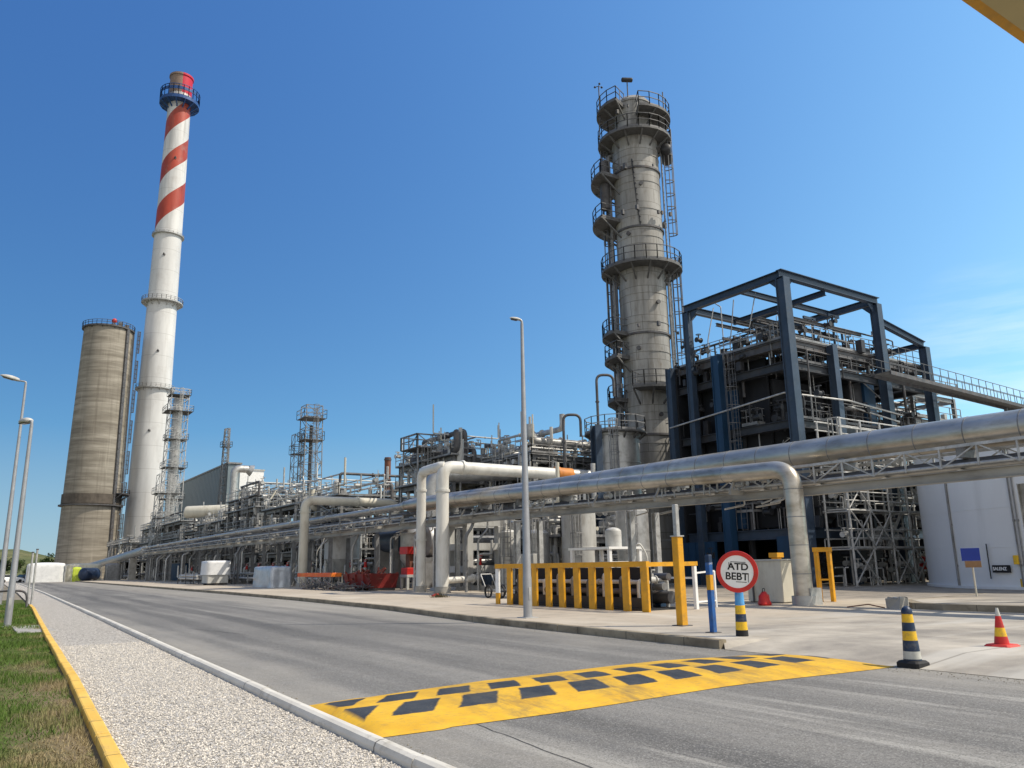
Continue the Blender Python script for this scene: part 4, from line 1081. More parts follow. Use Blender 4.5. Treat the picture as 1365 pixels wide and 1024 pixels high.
for k in range(34):
    r = Rb.choice((.04, .05, .06, .08, .1, .14)); z = Rb.choice(FL) + Rb.uniform(.4, 2.4) if Rb.random() < .75 else Rb.uniform(1, 9); m = MB()
    if Rb.random() < .6:
        y = BY + Rb.uniform(.2, 3.0); a = BX + Rb.uniform(.6, 9); b = a + Rb.uniform(2, 6.5); m.path([(a, y, z - Rb.uniform(.5, 2.5)), (a, y, z), (min(b, x2), y, z), (min(b, x2), y, z + Rb.uniform(-2, 1))], r, 8, steps=3)
    else:
        x = BX + Rb.uniform(.3, 2.2); a = BY + Rb.uniform(.5, 7); b = min(YE2, a + Rb.uniform(2, 6)); m.path([(x, a, z - Rb.uniform(.5, 2.5)), (x, a, z), (x, b, z), (x, b, z - Rb.uniform(-1, 1.5))], r, 8, steps=3)
    m.build('pipe', Rb.choice((STEEL, STEEL, BLACKS, GALV, BLACKS, MIDGR)), rt)
for k in range(10):
    x = BX + .9 + Rb.uniform(0, 13); z0_ = Rb.choice((PZ, 3.5, 10)); m = MB(); y = BY + Rb.uniform(.2, 2.5); m.tube((x, y, z0_), (x, y, z0_ + Rb.uniform(3, 6)), Rb.choice((.04, .06, .1)), 8); m.build('riser_pipe', Rb.choice((GALV, STEEL, STEEL)), rt)
for x, y, z, r, l in ((BX + 4, BY + 1.9, 3.6, 1.0, 3.5), (BX + 9, BY + 2, 10.1, .8, 2.4), (BX + 2, BY + 6, 10.2, .8, 2.6), (BX + 11, BY + 2, 3.6, 1.1, 4)):
    m = MB(); m.vessel((x, y, z + .7), (x, y, z + .7 + l), r); m.build('vertical_vessel', Rb.choice((BLDARK, BLACKS)), rt)
for k in range(16):
    m = MB(); x = BX + Rb.uniform(.5, 9); y = BY + Rb.uniform(.8, 6.5); h = Rb.uniform(.7, 2.6); m.bar((x, y, 15), (x, y, 15 + h), .12); m.bar((x - Rb.uniform(.3, 1.5), y, 15 + h), (x + Rb.uniform(.3, 1.6), y, 15 + h), .12, .18); m.build('roof_bracket', Rb.choice((STEEL, BLUEST)), rt)
m = MB()
for k in range(4): m.ibeam((BX + .5, BY + .8 + k * 1.7, 16.5 + .25 * k), (x1 - .8, BY + .8 + k * 1.7, 16.5 + .25 * k), .16, .22)
m.build('roof_crane_beams', STEEL, rt)
m = MB(); ladder(m, BX + .2, BY + 4.6, 3.5, 14.9, (-1, 0), w=.035); m.build('caged_ladder', RAILD, rt)
m = MB(); ladder(m, BX + 2.6, BY - .45, 3.5, 9.9, (0, -1), w=.06); m.build('caged_ladder', RAIL, rt)
# small lattice platform seen inside
m = MB()
for x in (BX + .6, BX + 1.9):
    for y in (BY + 4.2, BY + 5.6): m.bar((x, y, 3.5), (x, y, 7.6), .08)
for z in (4.6, 5.8, 7.2):
    railing(m, [(BX + .6, BY + 4.2, z), (BX + 1.9, BY + 4.2, z)], h=.9, w=.05); railing(m, [(BX + .6, BY + 4.2, z), (BX + .6, BY + 5.6, z)], h=.9, w=.05)
m.build('inner_stair_cage', RAIL, rt)
m = MB(); fm = MB()
for k in range(240):
    if Rb.random() < .6: p = V((BX + Rb.uniform(.3, 14), BY + Rb.uniform(-.1, 2.6), 0))
    else: p = V((BX + Rb.uniform(-.1, 2.2), BY + Rb.uniform(.3, 9.5), 0))
    z = Rb.choice([PZ] + FL); u_ = Rb.random(); mm = m if Rb.random() < .5 else fm
    if u_ < .35: valve(mm, p + V((0, 0, z + Rb.uniform(.3, 2))), Rb.uniform(.06, .12), Rb.choice(((1, 0, 0), (0, 1, 0))), Rb)
    elif u_ < .7: l = Rb.uniform(.5, 2); a = Rb.choice(((1, 0), (0, 1))); mm.path([p + V((0, 0, z + .1)), p + V((0, 0, z + 1.3)), p + V((a[0] * l, a[1] * l, z + 1.3))], Rb.uniform(.03, .07), 6, steps=3)
    else: s = Rb.uniform(.15, .5); mm.bbox(p.x, p.x + s, p.y, p.y + s, z, z + s * Rb.uniform(1.2, 2.5), .02)
tag(m.build('small_fittings', BLDARK, rt), kind='stuff'); tag(fm.build('valves_and_instruments', BLACKS, rt), kind='stuff')
m = MB(); m.path([(BX + 6, BY + .4, 11.2), (x1 + .5, BY - .4, 10.4), (x1 + .5, BY + 1, 10.2)], .06, 8); m.path([(BX - .3, BY + 10, 10.7), (BX - .3, BY + .4, 11.4), (BX + 5, BY - .35, 11.3), (x1 + 1, BY - .35, 10.9)], .06, 8); m.build('service_pipe', GALV, rt)
for k in range(34):                                                 # thin bright lines in the dark bays
    r = Rb.choice((.022, .03, .038)); m = MB(); z = Rb.uniform(4, 14)
    if k % 3 == 0:
        x = BX + Rb.uniform(.7, 1.4); y = BY + Rb.uniform(.8, 9.5); z0_ = Rb.choice(FL[:3]); m.path([(x, y, z0_), (x, y, z0_ + Rb.uniform(2, 5.5)), (x + .5, y + Rb.uniform(-1, 1), z0_ + 5.5)], r, 6, fil=.1)
    elif k % 3 == 1:
        x = BX + Rb.uniform(1, 9); y = BY + Rb.uniform(.5, 2.4); z0_ = Rb.choice(FL[:3]); m.path([(x, y, z0_), (x, y, z0_ + Rb.uniform(2, 5)), (x + Rb.uniform(-2, 2), y, z0_ + 5)], r, 6, fil=.1)
    else:
        y = BY + Rb.uniform(.5, 2.4); a = BX + Rb.uniform(.8, 6); m.path([(a, y, z), (a + Rb.uniform(1.5, 5), y, z), (a + 5, y, z + Rb.uniform(-1.5, 1.5))], r, 6, fil=.1)
    m.build('conduit', Rb.choice((GALV, LGREY, RAIL)), rt)
for x, y, z in ((BX + .75, BY + 1.2, 5.5), (BX + 3.2, BY + .9, 4.6), (BX + .75, BY + 8.2, 6.4), (BX + 6.4, BY + .9, 6.6), (BX + .8, BY + 3.4, 10.1), (BX + 4.4, BY + 1.0, 10.1)):
    m = MB(); railing(m, [(x, y, z), (x + 1.5, y, z), (x + 1.5, y + 1.3, z), (x, y + 1.3, z)], closed=True, h=1.0, w=.035, sp=.5); m.box(x, x + 1.5, y, y + 1.3, z - .05, z)
    for dx in (.05, 1.45): m.bar((x + dx, y + .05, z - 2.2), (x + dx, y + .05, z), .06)
    m.build('inner_platform', RAIL, rt)
for y in (BY + 5.0, BY + 8.6):
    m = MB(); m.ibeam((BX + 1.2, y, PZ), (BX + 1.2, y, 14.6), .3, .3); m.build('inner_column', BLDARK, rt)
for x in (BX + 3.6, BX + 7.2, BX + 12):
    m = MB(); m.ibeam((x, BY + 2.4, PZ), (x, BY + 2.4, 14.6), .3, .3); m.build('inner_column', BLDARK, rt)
for x, y, z in ((BX, BY, BZ), (x1, BY, BZ), (BX, yb, BZ)):
    sx2 = 1 if x < x1 else -1; sy2 = 1 if y < yb else -1
    m = MB(); t = .02; q = [(x + sx2 * .3, z - .26), (x + sx2 * 1.0, z - .26), (x + sx2 * .3, z - .95)]; m.add([(a, y - t, c) for a, c in q] + [(a, y + t, c) for a, c in q], [(0, 1, 2), (5, 4, 3), (0, 3, 4, 1), (1, 4, 5, 2), (2, 5, 3, 0)]); m.build('gusset_plate', BLUEST, rt)
    m = MB(); q = [(y + sy2 * .3, z - .26), (y + sy2 * 1.0, z - .26), (y + sy2 * .3, z - .95)]; m.add([(x - t, a, c) for a, c in q] + [(x + t, a, c) for a, c in q], [(0, 1, 2), (5, 4, 3), (0, 3, 4, 1), (1, 4, 5, 2), (2, 5, 3, 0)]); m.build('gusset_plate', BLUEST, rt)

# side structure beyond the building
module('open steel annex behind the sloping gangway at the right end of the blue frame', x2 + 1.2, x2 + 7, BY + 2, BY + 10, [4.2, 8, 11.6, 13.6], 3, 3, 61, 'steel_annex', RAIL, 8, 8, 1, 0, 70, cat='annex', braces=6, deckp=.4)

# sloping gangway running right from the building
A0, A1 = PB(1176, 499, 27.3), PB(1420, 560, 27.3)
d = (A1 - A0); A1 = A0 + d * 2.2
rt = thing('sloping_gangway', 'narrow railed gangway sloping down from the blue frame over the white tank', 'walkway', A0)
m = MB(); m.bar(A0 + V((0, .55, 0)), A1 + V((0, .55, 0)), .1, .24); m.bar(A0 - V((0, .55, 0)), A1 - V((0, .55, 0)), .1, .24); m.build('girder', STEEL, rt)
m = MB(); m.bar(A0 + V((0, 0, .1)), A1 + V((0, 0, .1)), .98, .04); m.build('deck', DECK, rt)
for s in (-1, 1):
    m = MB(); q = V((0, s * .57, .12)); n = int((A1 - A0).length / 1.0)
    for i in range(n + 1): p = A0 + (A1 - A0) * (i / n) + q; m.bar(p, p + V((0, 0, 1.05)), .035)
    for z in (1.05, .55): m.bar(A0 + q + V((0, 0, z)), A1 + q + V((0, 0, z)), .035)
    m.build('railing', RAILD, rt)
for t in (.28, .55, .98):
    m = MB(); p = A0 + (A1 - A0) * t; m.bar((p.x, p.y, 7.5 if 40 < p.x < 58.5 and p.y < 26.2 else PZ), (p.x, p.y, p.z - .2), .2); m.build('trestle_post', STEEL, rt)

# ------------------------------------------------------------------ white storage tank
TKX, TKY, TKR = 49.2, 15.9, 10.0
rt = thing('storage_tank', 'big pale grey storage tank behind the elevated pipes', 'tank', (TKX, TKY, PZ))
m = MB(); pr = [(TKR + .12, PZ), (TKR + .12, PZ + .12), (TKR, PZ + .12)]
z = PZ + .12
while z < 7.3:
    z2 = min(7.3, z + 1.8); pr += [(TKR, z), (TKR, z2 - .03), (TKR + .012, z2 - .028), (TKR + .012, z2 - .002)]; z = z2
pr += [(TKR + .12, 7.3), (TKR + .12, 7.42), (TKR - .1, 7.43), (0, 7.8)]
m.lathe(pr, (TKX, TKY, 0), 96); m.build('shell', TANKM, rt)
TKF = atan2(-TKY, -TKX)
def kpos(px, z, off=.06):
    # point on the tank wall seen in pixel column px at height z
    best = None
    for k in range(900):
        a = TKF - 1.6 + 3.2 * k / 899; p = V((TKX + (TKR + off) * cos(a), TKY + (TKR + off) * sin(a), z))
        q = CR.transposed() @ (p - O); x = 682.5 + FPX * q.x / -q.z
        if p.y < TKY + 8 and (best is None or abs(x - px) < best[0]) and cos(a - TKF) > .15: best = (abs(x - px), p, a)
    return best[1], best[2]
for px, r in ((1268, .05), (1352, .035), (1357, .035)):
    m = MB(); p, a = kpos(px, 3); m.tube((p.x, p.y, PZ), (p.x, p.y, 7.3), r, 8)
    for z in (1.2, 3.2, 5.2): m.bar((p.x, p.y, z), (p.x - .1 * cos(a), p.y - .1 * sin(a), z), .1)
    m.build('drain_pipe', MIDGR, rt)
p, a = kpos(1335, 1.05, .08)
TM = Matrix.Translation(p) @ Matrix.Rotation(a + pi / 2, 4, 'Z')
m = MB(); m.M = TM; m.bbox(-.46, .46, -.03, .03, -.17, .17, .015); m.build('name_plate', BLACKR, rt)
def text(name, body, size, mt, parent, M_, bold=.0, ext=.004, sx=1.0):
    cu = bpy.data.curves.new(name, 'FONT'); cu.body = body; cu.size = size; cu.align_x, cu.align_y = 'CENTER', 'CENTER'; cu.extrude = ext; cu.offset = bold
    ob = bpy.data.objects.new(name, cu); COL.objects.link(ob)
    dg = bpy.context.evaluated_depsgraph_get(); me = bpy.data.meshes.new_from_object(ob.evaluated_get(dg))
    bpy.data.objects.remove(ob); bpy.data.curves.remove(cu)
    me.transform(M_ @ Matrix.Rotation(pi / 2, 4, 'X') @ Matrix.Diagonal((sx, 1, 1, 1)))
    me.transform(Matrix.Translation(-wloc(parent))); me.materials.clear(); me.materials.append(mt)
    o = bpy.data.objects.new(name, me); COL.objects.link(o); o.parent = parent; return o
text('lettering', 'SALENZ', .2, WHITE, rt, TM @ Matrix.Translation((-.06, -.034, 0)), .006)
m = MB(); p, a = kpos(1356, 1.2, .1); m.bbox(p.x - .13, p.x + .13, p.y - .1, p.y + .1, 1.25, 1.65, .02); m.bbox(p.x + .1, p.x + .3, p.y - .2, p.y + .05, .2, .62, .02); m.build('yellow_valve_box', YELB, rt)
m = MB(); p, a = kpos(1318, 1.4, .1); m.tube((p.x, p.y, .6), (p.x, p.y, 2.2), .03, 6); m.build('level_gauge', BLACKS, rt)

# ------------------------------------------------------------------ scaffold in front of the building
rt = thing('scaffold', 'pale tubular scaffold bay standing between the blue frame and the tank', 'scaffold', (44.6, 27.3, PZ))
sx_ = [40.6, 42.6, 44.6, 46.6, 48.4, 49.9]; syy = [26.6, 28.1]; sz = [2.2, 4.3, 6.4, 8.5]
for x in sx_:
    for y in syy: m = MB(); m.tube((x, y, PZ), (x, y, 9.6), .07, 8); m.box(x - .12, x + .12, y - .12, y + .12, PZ, PZ + .03); m.build('standard', GALV, rt)
for z in sz:
    m = MB()
    for y in syy:
        for dz in (0, .55, 1.05): m.tube((sx_[0] - .2, y, z + dz), (sx_[-1] + .2, y, z + dz), .045, 6)
    for x in sx_: m.tube((x, syy[0] - .15, z - .06), (x, syy[1] + .15, z - .06), .045, 6)
    m.build('ledger_tubes', GALV, rt)
    m = MB()
    for x, xb in zip(sx_, sx_[1:]):
        if (x, z) != (44.6, 4.3): m.box(x + .04, xb - .04, syy[0] + .1, syy[1] - .1, z + .05, z + .1)
    m.build('planks', LGREY, rt)
for i, (k, z0_, z1_) in enumerate(((0, .3, 2.2), (0, 4.4, 6.3), (1, 2.2, 4.2), (2, .2, 2.1), (3, 4.3, 6.3), (4, 2.2, 4.2), (0, 2.3, 4.2), (3, .3, 2.1))):
    m = MB(); y = syy[0] - .05; m.tube((sx_[k], y, z0_), (sx_[k + 1], y, z1_), .045, 6); m.tube((sx_[k], y - .09, z1_), (sx_[k + 1], y - .09, z0_), .045, 6); m.build('brace', GALV, rt)
m = MB(); a, b = V((44.7, 27, 2.3)), V((46.5, 27, 4.3)); m.bar(a, b, .06, .2); m.bar(a + V((0, .6, 0)), b + V((0, .6, 0)), .06, .2)
for k in range(8): q = a + (b - a) * ((k + .5) / 8); m.box(q.x - .12, q.x + .12, q.y, q.y + .6, q.z, q.z + .03)
m.build('stair', GALV, rt)
m = MB(); m.vessel((48.9, 27.4, 1.0), (48.9, 27.4, 1.6), .22, 12); m.build('red_extinguisher_box', REDP, rt)
Rs = random.Random(9); m = MB()
for k in range(90):
    p = V((Rs.uniform(40.5, 49.8), Rs.uniform(26.8, 28.4), Rs.choice((PZ, 2.3, 4.4, 6.5))))
    if Rs.random() < .5: valve(m, p + V((0, 0, Rs.uniform(.3, 1.4))), .08, (1, 0, 0), Rs)
    else: q = p + V((Rs.uniform(-1, 1), Rs.uniform(-.3, .3), Rs.uniform(.3, 1.6))); m.path([p, V((p.x, p.y, q.z)), q], .04, 6, steps=3)
tag(m.build('small_fittings', GALV, rt), kind='stuff')

# ------------------------------------------------------------------ elevated pipelines and their rack
def saddle_y(m, x, y, z, r): m.box(x - r * .8, x + r * .8, y - .12, y + .12, z - r - .25, z - r * .72)
rt = thing('pipe_bend', 'silver pipeline that bends down to the ground beside the white cabinet', 'pipeline', (23.4, 17.4, PZ))
FP = [(23.4, 17.35, PZ + .3), (23.4, 17.35, 4.72), (23.55, 21, 4.85), (23.8, 30, 5.2), (23.95, 46, 5.66), (24.0, 48.5, 5.66)]
m = MB(); m.path(FP[:2] + [(23.45, 19.0, 4.78)] + FP[2:], .315, 24, fil=.95, steps=12); m.build('pipe', ALU, rt)
for y in [20.4 + 1.5 * k for k in range(16)]:
    a = next(i for i in range(1, 5) if FP[i + 1][1] >= y)
    p, q = V(FP[a]), V(FP[a + 1]); c = p + (q - p) * ((y - p.y) / (q.y - p.y)); dd = (q - p).normalized(); m = MB(); m.tube(c - dd * .015, c + dd * .015, .321, 24); m.build('cladding_joint', MIDGR, rt)
for z in (4.0, 3.05, 2.1, 1.15): m = MB(); m.tube((23.4, 17.35, z - .015), (23.4, 17.35, z + .015), .321, 24); m.build('cladding_joint', MIDGR, rt)
m = MB(); m.tube((23.4, 17.35, PZ), (23.4, 17.35, PZ + .3), .4, 24); m.box(23.3, 23.9, 17.0, 17.6, PZ, PZ + .55); m.build('foot', ALUD, rt)
rt = thing('main_pipeline', 'largest silver pipeline crossing overhead at the right, with riveted cladding', 'pipeline', (24.75, 20, 4.9))
m = MB(); MP = [(24.6, -14, 5.15), (24.6, 10, 5.22), (24.75, 22, 5.42), (24.85, 34, 5.5), (24.95, 46, 5.72), (25.0, 49.5, 5.75)]
m.path(MP, .5, 32, fil=.5); m.build('pipe', ALU, rt)
y = -13.0
while y < 48:
    m = MB(); a = next(i for i in range(5) if MP[i + 1][1] >= y); p, q = V(MP[a]), V(MP[a + 1]); c = p + (q - p) * ((y - p.y) / (q.y - p.y)); dd = (q - p).normalized(); m.tube(c - dd * .016, c + dd * .016, .507, 32); y += 1.55; m.build('cladding_joint', MIDGR, rt)
for y in range(-12, 48, 4):
    a = next(i for i in range(5) if MP[i + 1][1] >= y); p, q = V(MP[a]), V(MP[a + 1]); c = p + (q - p) * ((y - p.y) / (q.y - p.y)); m = MB(); saddle_y(m, c.x, y, c.z, .5); m.build('saddle', MIDGR, rt)
rt = thing('pipeline_bundle', 'bundle of thin dull grey pipes continuing along the rack towards the chimney', 'pipeline', (24.4, 90, 5))
for k, (x, r, z0_, z1_, mt) in enumerate(((23.9, .17, 5.66, 5.5, ALUD), (24.9, .24, 5.72, 5.5, GALV), (24.35, .11, 5.1, 5.2, STEEL), (24.65, .14, 4.75, 4.85, LGREY), (25.3, .12, 4.8, 4.9, STEEL), (23.7, .08, 4.9, 5.0, GALV))):
    m = MB(); m.path([(x, 47.0 + .3 * k, z0_), (x, 90, (z0_ + z1_) / 2 + .05), (x + .1, 149, z1_)], r, 12, fil=0)
    m.build('pipe', mt, rt)
    for y in range(54, 146, 9): m = MB(); flange(m, (x, y + k * 1.3, z0_ + (z1_ - z0_) * (y - 47) / 102), r * .9, (0, 1, 0)); m.build('flange', mt, rt)
for y in range(50, 148, 9):
    m = MB()
    for x in (23.6, 25.5): m.bar((x, y + .4, 4.5), (x, y + .4, 5.3), .1)
    m.bar((23.5, y + .4, 5.35), (25.6, y + .4, 5.35), .12, .12); m.build('support_frame', MIDGR, rt)
for (x, r, y, z) in ((23.98, .315, 48.5, 5.66), (25.0, .5, 49.5, 5.75)): m = MB(); m.lathe([(r, 0), (r * .98, .25), (r * .45, .8), (0, .8)], (x, y, z), 20, axis=(0, 1, 0)); m.build('reducer', ALU, rt)
rt = thing('fat_pipe', 'fat dull grey pipe sinking towards the ground below the concrete silo', 'pipe', (23.5, 180, PZ))
m = MB(); m.path([(24.6, 150, 5.2), (24.2, 165, 4.6), (22.6, 190, 3.4), (20.5, 222, 2.0)], .75, 18, fil=6); m.build('pipe', ALUD, rt)
for x, y, z in ((24.3, 160, 4.0), (23.2, 180, 3.0), (21.6, 205, 1.9)): m = MB(); m.box(x - .6, x + .6, y - .4, y + .4, 0, z); m.build('support', CONC, rt)
rt = thing('pipe_rack', 'long steel pipe rack with twin girders carrying the silver pipes along the road', 'pipe rack', (24.2, 60, PZ))
RZ = [(-16, 3.95), (17, 3.95), (38, 4.2), (150, 4.4)]
for x in (24.1, 25.5):
    m = MB()
    for (ya, za), (yb_, zb) in zip(RZ, RZ[1:]): m.ibeam((x, ya, za + (.3 if x > 25 else 0)), (x, yb_, zb + (.3 if x > 25 else 0)), .24, .32)
    m.build('girder', GIRD, rt)
y = -15.0
while y < 150:
    z = lerp(RZ, y); m = MB(); m.ibeam((24.23, y, z + .04), (25.37, y, z + .26), .12, .16); m.build('cross_beam', GIRD, rt); y += 2.5 if y < 60 else 6
for y in range(20, 148, 4):
    z = lerp(RZ, y); m = MB(); m.bar((23.2, y, z + .12), (23.94, y, z + .12), .12, .16); m.bar((23.25, y, z + .2), (23.5, y, z + .6), .07); m.build('bracket', GIRD, rt)
for y in (-10, 11.0, 26.5, 35.5, 44.5, 53.5, 62.5, 71.5, 80.5, 89.5, 98.5, 107.5, 116.5, 125.5, 134.5, 143.5):
    z = lerp(RZ, y)
    for x in ((25.6,) if y == 11.0 else (24.1, 25.6)):
        m = MB(); m.ibeam((x, y, PZ), (x, y, z - .25), .26, .26); m.box(x - .3, x + .3, y - .3, y + .3, PZ, PZ + .2); m.build('post', GALV if y < 50 else MIDGR, rt)
for x, r, dz, mt in ((24.05, .06, .32, GALV), (25.65, .13, .5, LGREY), (25.3, .1, .4, ALUD), (25.95, .08, .42, STEEL), (24.5, .12, .42, STEEL)):
    m = MB(); m.path([(x, ya, za + dz) for ya, za in RZ], r, 10, fil=0); m.build('service_pipe', mt, rt)
for k in range(38):
    y = 40.5 + 2.9 * k + Rb.uniform(-.8, .8); x = Rb.choice((23.7, 24.6, 25.3, 26.0)); r = Rb.choice((.05, .07, .09, .12)); m = MB(); z = lerp(RZ, y) + .4
    m.path([(x, y, PZ), (x, y, z - Rb.uniform(.9, 1.6)), (x + Rb.uniform(.3, .8), y, z - .8), (x + .8, y, z + .4)], r, 10, fil=.25)
    for t in (.8, 1.9): flange(m, (x, y, t), r, (0, 0, 1))
    m.build('drop_pipe', Rb.choice((GALV, LGREY, ALUD, WHITEP, MIDGR)), rt)
m = MB()                                                            # light truss over the near span
for x in (24.0, 25.7):
    for (ya, yb_) in [(-15 + 1.1 * k, -15 + 1.1 * (k + 1)) for k in range(34)]:
        za, zb = lerp(RZ, ya) + .26, lerp(RZ, yb_) + .26; k = int(round((ya + 15) / 1.1))
        m.bar((x, ya, za), (x, ya, za + .62), .05)
        m.bar((x, ya, za if k % 2 else za + .62), (x, yb_, zb + .62 if k % 2 else zb), .04)
    m.bar((x, -15, lerp(RZ, -15) + .88), (x, 17, lerp(RZ, 17) + .88), .09); m.bar((x, 17, lerp(RZ, 17) + .88), (x, 22.4, lerp(RZ, 22.4) + .88), .09)
m.build('truss', GALV, rt)
m = MB(); Rk = random.Random(3)
for k in range(150):
    y = 18 + 80 * Rk.random() ** 1.5; z = lerp(RZ, y) + .3; x = Rk.choice((24.0, 24.15, 25.7))
    if Rk.random() < .4: valve(m, (x, y, z + Rk.uniform(.1, .3)), Rk.uniform(.04, .07), (0, 1, 0), Rk)
    elif Rk.random() < .6: m.bar((x, y, z - .1), (x, y, z + Rk.uniform(.3, .6)), .05)
    else: m.path([(x, y, z), (x, y, z - .5), (x, y + Rk.uniform(.4, 1.2), z - .6)], .035, 6, steps=3)
tag(m.build('small_fittings', GALV, rt), kind='stuff')

# white arch pipes
def arch(label, pts, r, mt, joints, name='arch_pipe'):
    rt = thing(name, label, 'pipe', (pts[0][0], pts[0][1], PZ)); m = MB(); m.path(pts, r, 28, fil=r * 2.0, steps=10); m.build('pipe', mt, rt)
    for p, ax in joints: m = MB(); flange(m, p, r * .82, ax, .07); m.build('flange', mt, rt)
    m = MB(); p = V(pts[0]); m.tube((p.x, p.y, PZ), (p.x, p.y, PZ + .35), r * 1.3, 24); m.build('foot', CONC, rt); return rt
t1 = PA(590, 622, 22.4)
ra = arch('white arched pipe with an orange collar, nearer of the pair by the concrete frames', [(t1.x, t1.y, PZ), (t1.x, t1.y, t1.z), (30.6, t1.y - .4, t1.z - .1)], .37, WHITEP, [((t1.x, t1.y, 5.9), (0, 0, 1)), ((t1.x + 1.3, t1.y - .06, t1.z), (1, 0, 0))])
m = MB(); m.tube((30.6, t1.y - .4, t1.z - .1), (31.6, t1.y - .46, t1.z - .12), .44, 28); m.tube((30.4, t1.y - .4, t1.z - .1), (30.6, t1.y - .4, t1.z - .1), .5, 28); m.build('orange_collar', RUSTOR, ra)
m = MB(); m.path([(31.6, t1.y - .46, t1.z - .12), (36.5, t1.y - .7, t1.z - .15)], .4, 28); m.build('grey_pipe', ALUD, ra)
t2 = PA(563, 622, 23.0)
t2 = PA(562, 622, 22.7)
arch('shorter white riser pipe whose elbow joins the pipe with the orange collar', [(t2.x, t2.y, PZ), (t2.x, t2.y, t1.z + .03), (t1.x - .05, t1.y + .15, t1.z + .02), (t1.x + .1, t1.y, t1.z + .01)], .29, WHITEP, [((t2.x, t2.y, 6.2), (0, 0, 1)), ((t2.x, t2.y, 3.2), (0, 0, 1))])
t3 = PA(407, 667, 22.6)
arch('long cream arched pipe reaching over the rack left of the red machinery', [(t3.x, t3.y, PZ), (t3.x, t3.y, t3.z), (30.4, t3.y - 1, t3.z - .1), (30.4, t3.y - 1, 5.5)], .38, CREAM, [((t3.x, t3.y, 6.2), (0, 0, 1)), ((27, t3.y - .55, t3.z - .05), (1, 0, 0))])
arch('fat grey duct crossing behind the orange collar below the grey vessel', [(28, 52.5, PZ), (28, 52.5, 8.3), (36.4, 48.5, 8.5)], .55, ALUD, [((32, 50.5, 8.4), (2, -1, .05))], 'duct_pipe')

# concrete frames
rt = thing('concrete_pipe_support', 'pale concrete portal frames with three tiers right of the white arched pipe', 'pipe support', (29, 46.5, PZ))
for x, y in ((26.2, 46.4), (26.2, 44.2), (31, 44.2), (31, 46.4), (28.6, 44.2)):
    m = MB(); m.bbox(x - .26, x + .26, y - .26, y + .26, PZ, 4.1, .03); m.build('column', LGREY, rt)
for z in (1.2, 2.6, 4.1):
    m = MB(); m.box(25.95, 31.3, 43.98, 44.42, z, z + .42); m.box(25.95, 31.3, 46.18, 46.62, z, z + .42); m.box(25.98, 26.42, 44.43, 46.17, z, z + .41); m.build('beam', LGREY, rt)
for z, r in ((1.8, .3), (3.2, .35), (3.3, .2)):
    m = MB(); m.tube((26.6, 45.3, z), (31.2, 45.3, z), r, 16); m.build('pipe', MIDGR, rt)
m = MB(); m.tube((23.6, 43.2, .75), (30.5, 43.4, .95), .2, 14); flange(m, (26, 43.27, .82), .2, (1, 0, 0)); m.build('ground_pipe', WHITEP, rt)

# ------------------------------------------------------------------ vessel beside the tower
vx, vy, vr = 38.4, 43.4, 1.72
rt = thing('grey_vessel', 'squat grey round vessel left of the process column', 'vessel', (vx, vy, PZ))
m = MB(); m.lathe([(vr, 6.2), (vr, 8.6), (vr + .05, 8.61), (vr + .05, 8.7), (vr, 8.71), (vr, 10.6), (vr + .1, 10.62), (vr + .1, 10.8), (vr * .8, 11.2), (0, 11.5)], (vx, vy, 0), 36); m.lathe([(.5, 4.8), (vr, 6.2)], (vx, vy, 0), 36); m.build('shell', ALUD, rt)
for k in range(4):
    a = TF + .8 + k * pi / 2; m = MB(); m.bar((vx + vr * .9 * cos(a), vy + vr * .9 * sin(a), PZ), (vx + vr * .9 * cos(a), vy + vr * .9 * sin(a), 6.6), .22); m.build('leg', MIDGR, rt)
ring_platform(rt, (vx, vy), 10.9, .9, 2.3, 0, 2 * pi, DECK, RAIL, 24, .05)
m = MB(); ladder(m, vx - 1.5, vy - 1.5, PZ, 11.6, (-.7, -.7), w=.05); m.build('caged_ladder', RAIL, rt)
rt = thing('blue_grey_column', 'single blue-grey steel column standing left of the squat grey vessel', 'column', (*PY(803, 780, 52).to_2d(), PZ))
m = MB(); q = PY(795, 567, 52); m.ibeam((rt.location.x, rt.location.y, PZ), (rt.location.x, rt.location.y, q.z), .55, .55); m.build('shaft', BLUEST, rt)
m = MB(); m.box(rt.location.x - .4, rt.location.x + .4, rt.location.y - .4, rt.location.y + .4, PZ, PZ + .06); m.build('base_plate', STEEL, rt)
for px, py, lab in ((762, 553, 'dark hoop pipe rising over the curved railings'), (806, 500, 'dark gooseneck vent pipe close to the left side of the process column')):
    q = PY(px, py, 56); rt = thing('vent_pipe', lab, 'pipe', (q.x, q.y, PZ)); m = MB(); m.path([(q.x - .55, q.y + .3, PZ), (q.x - .55, q.y + .3, q.z), (q.x + .55, q.y - .3, q.z), (q.x + .55, q.y - .3, q.z - 1.6)], .1, 10, fil=.5); m.build('pipe', STEEL, rt); m = MB(); flange(m, (q.x - .55, q.y + .3, q.z - 2), .1, (0, 0, 1)); m.build('flange', STEEL, rt)

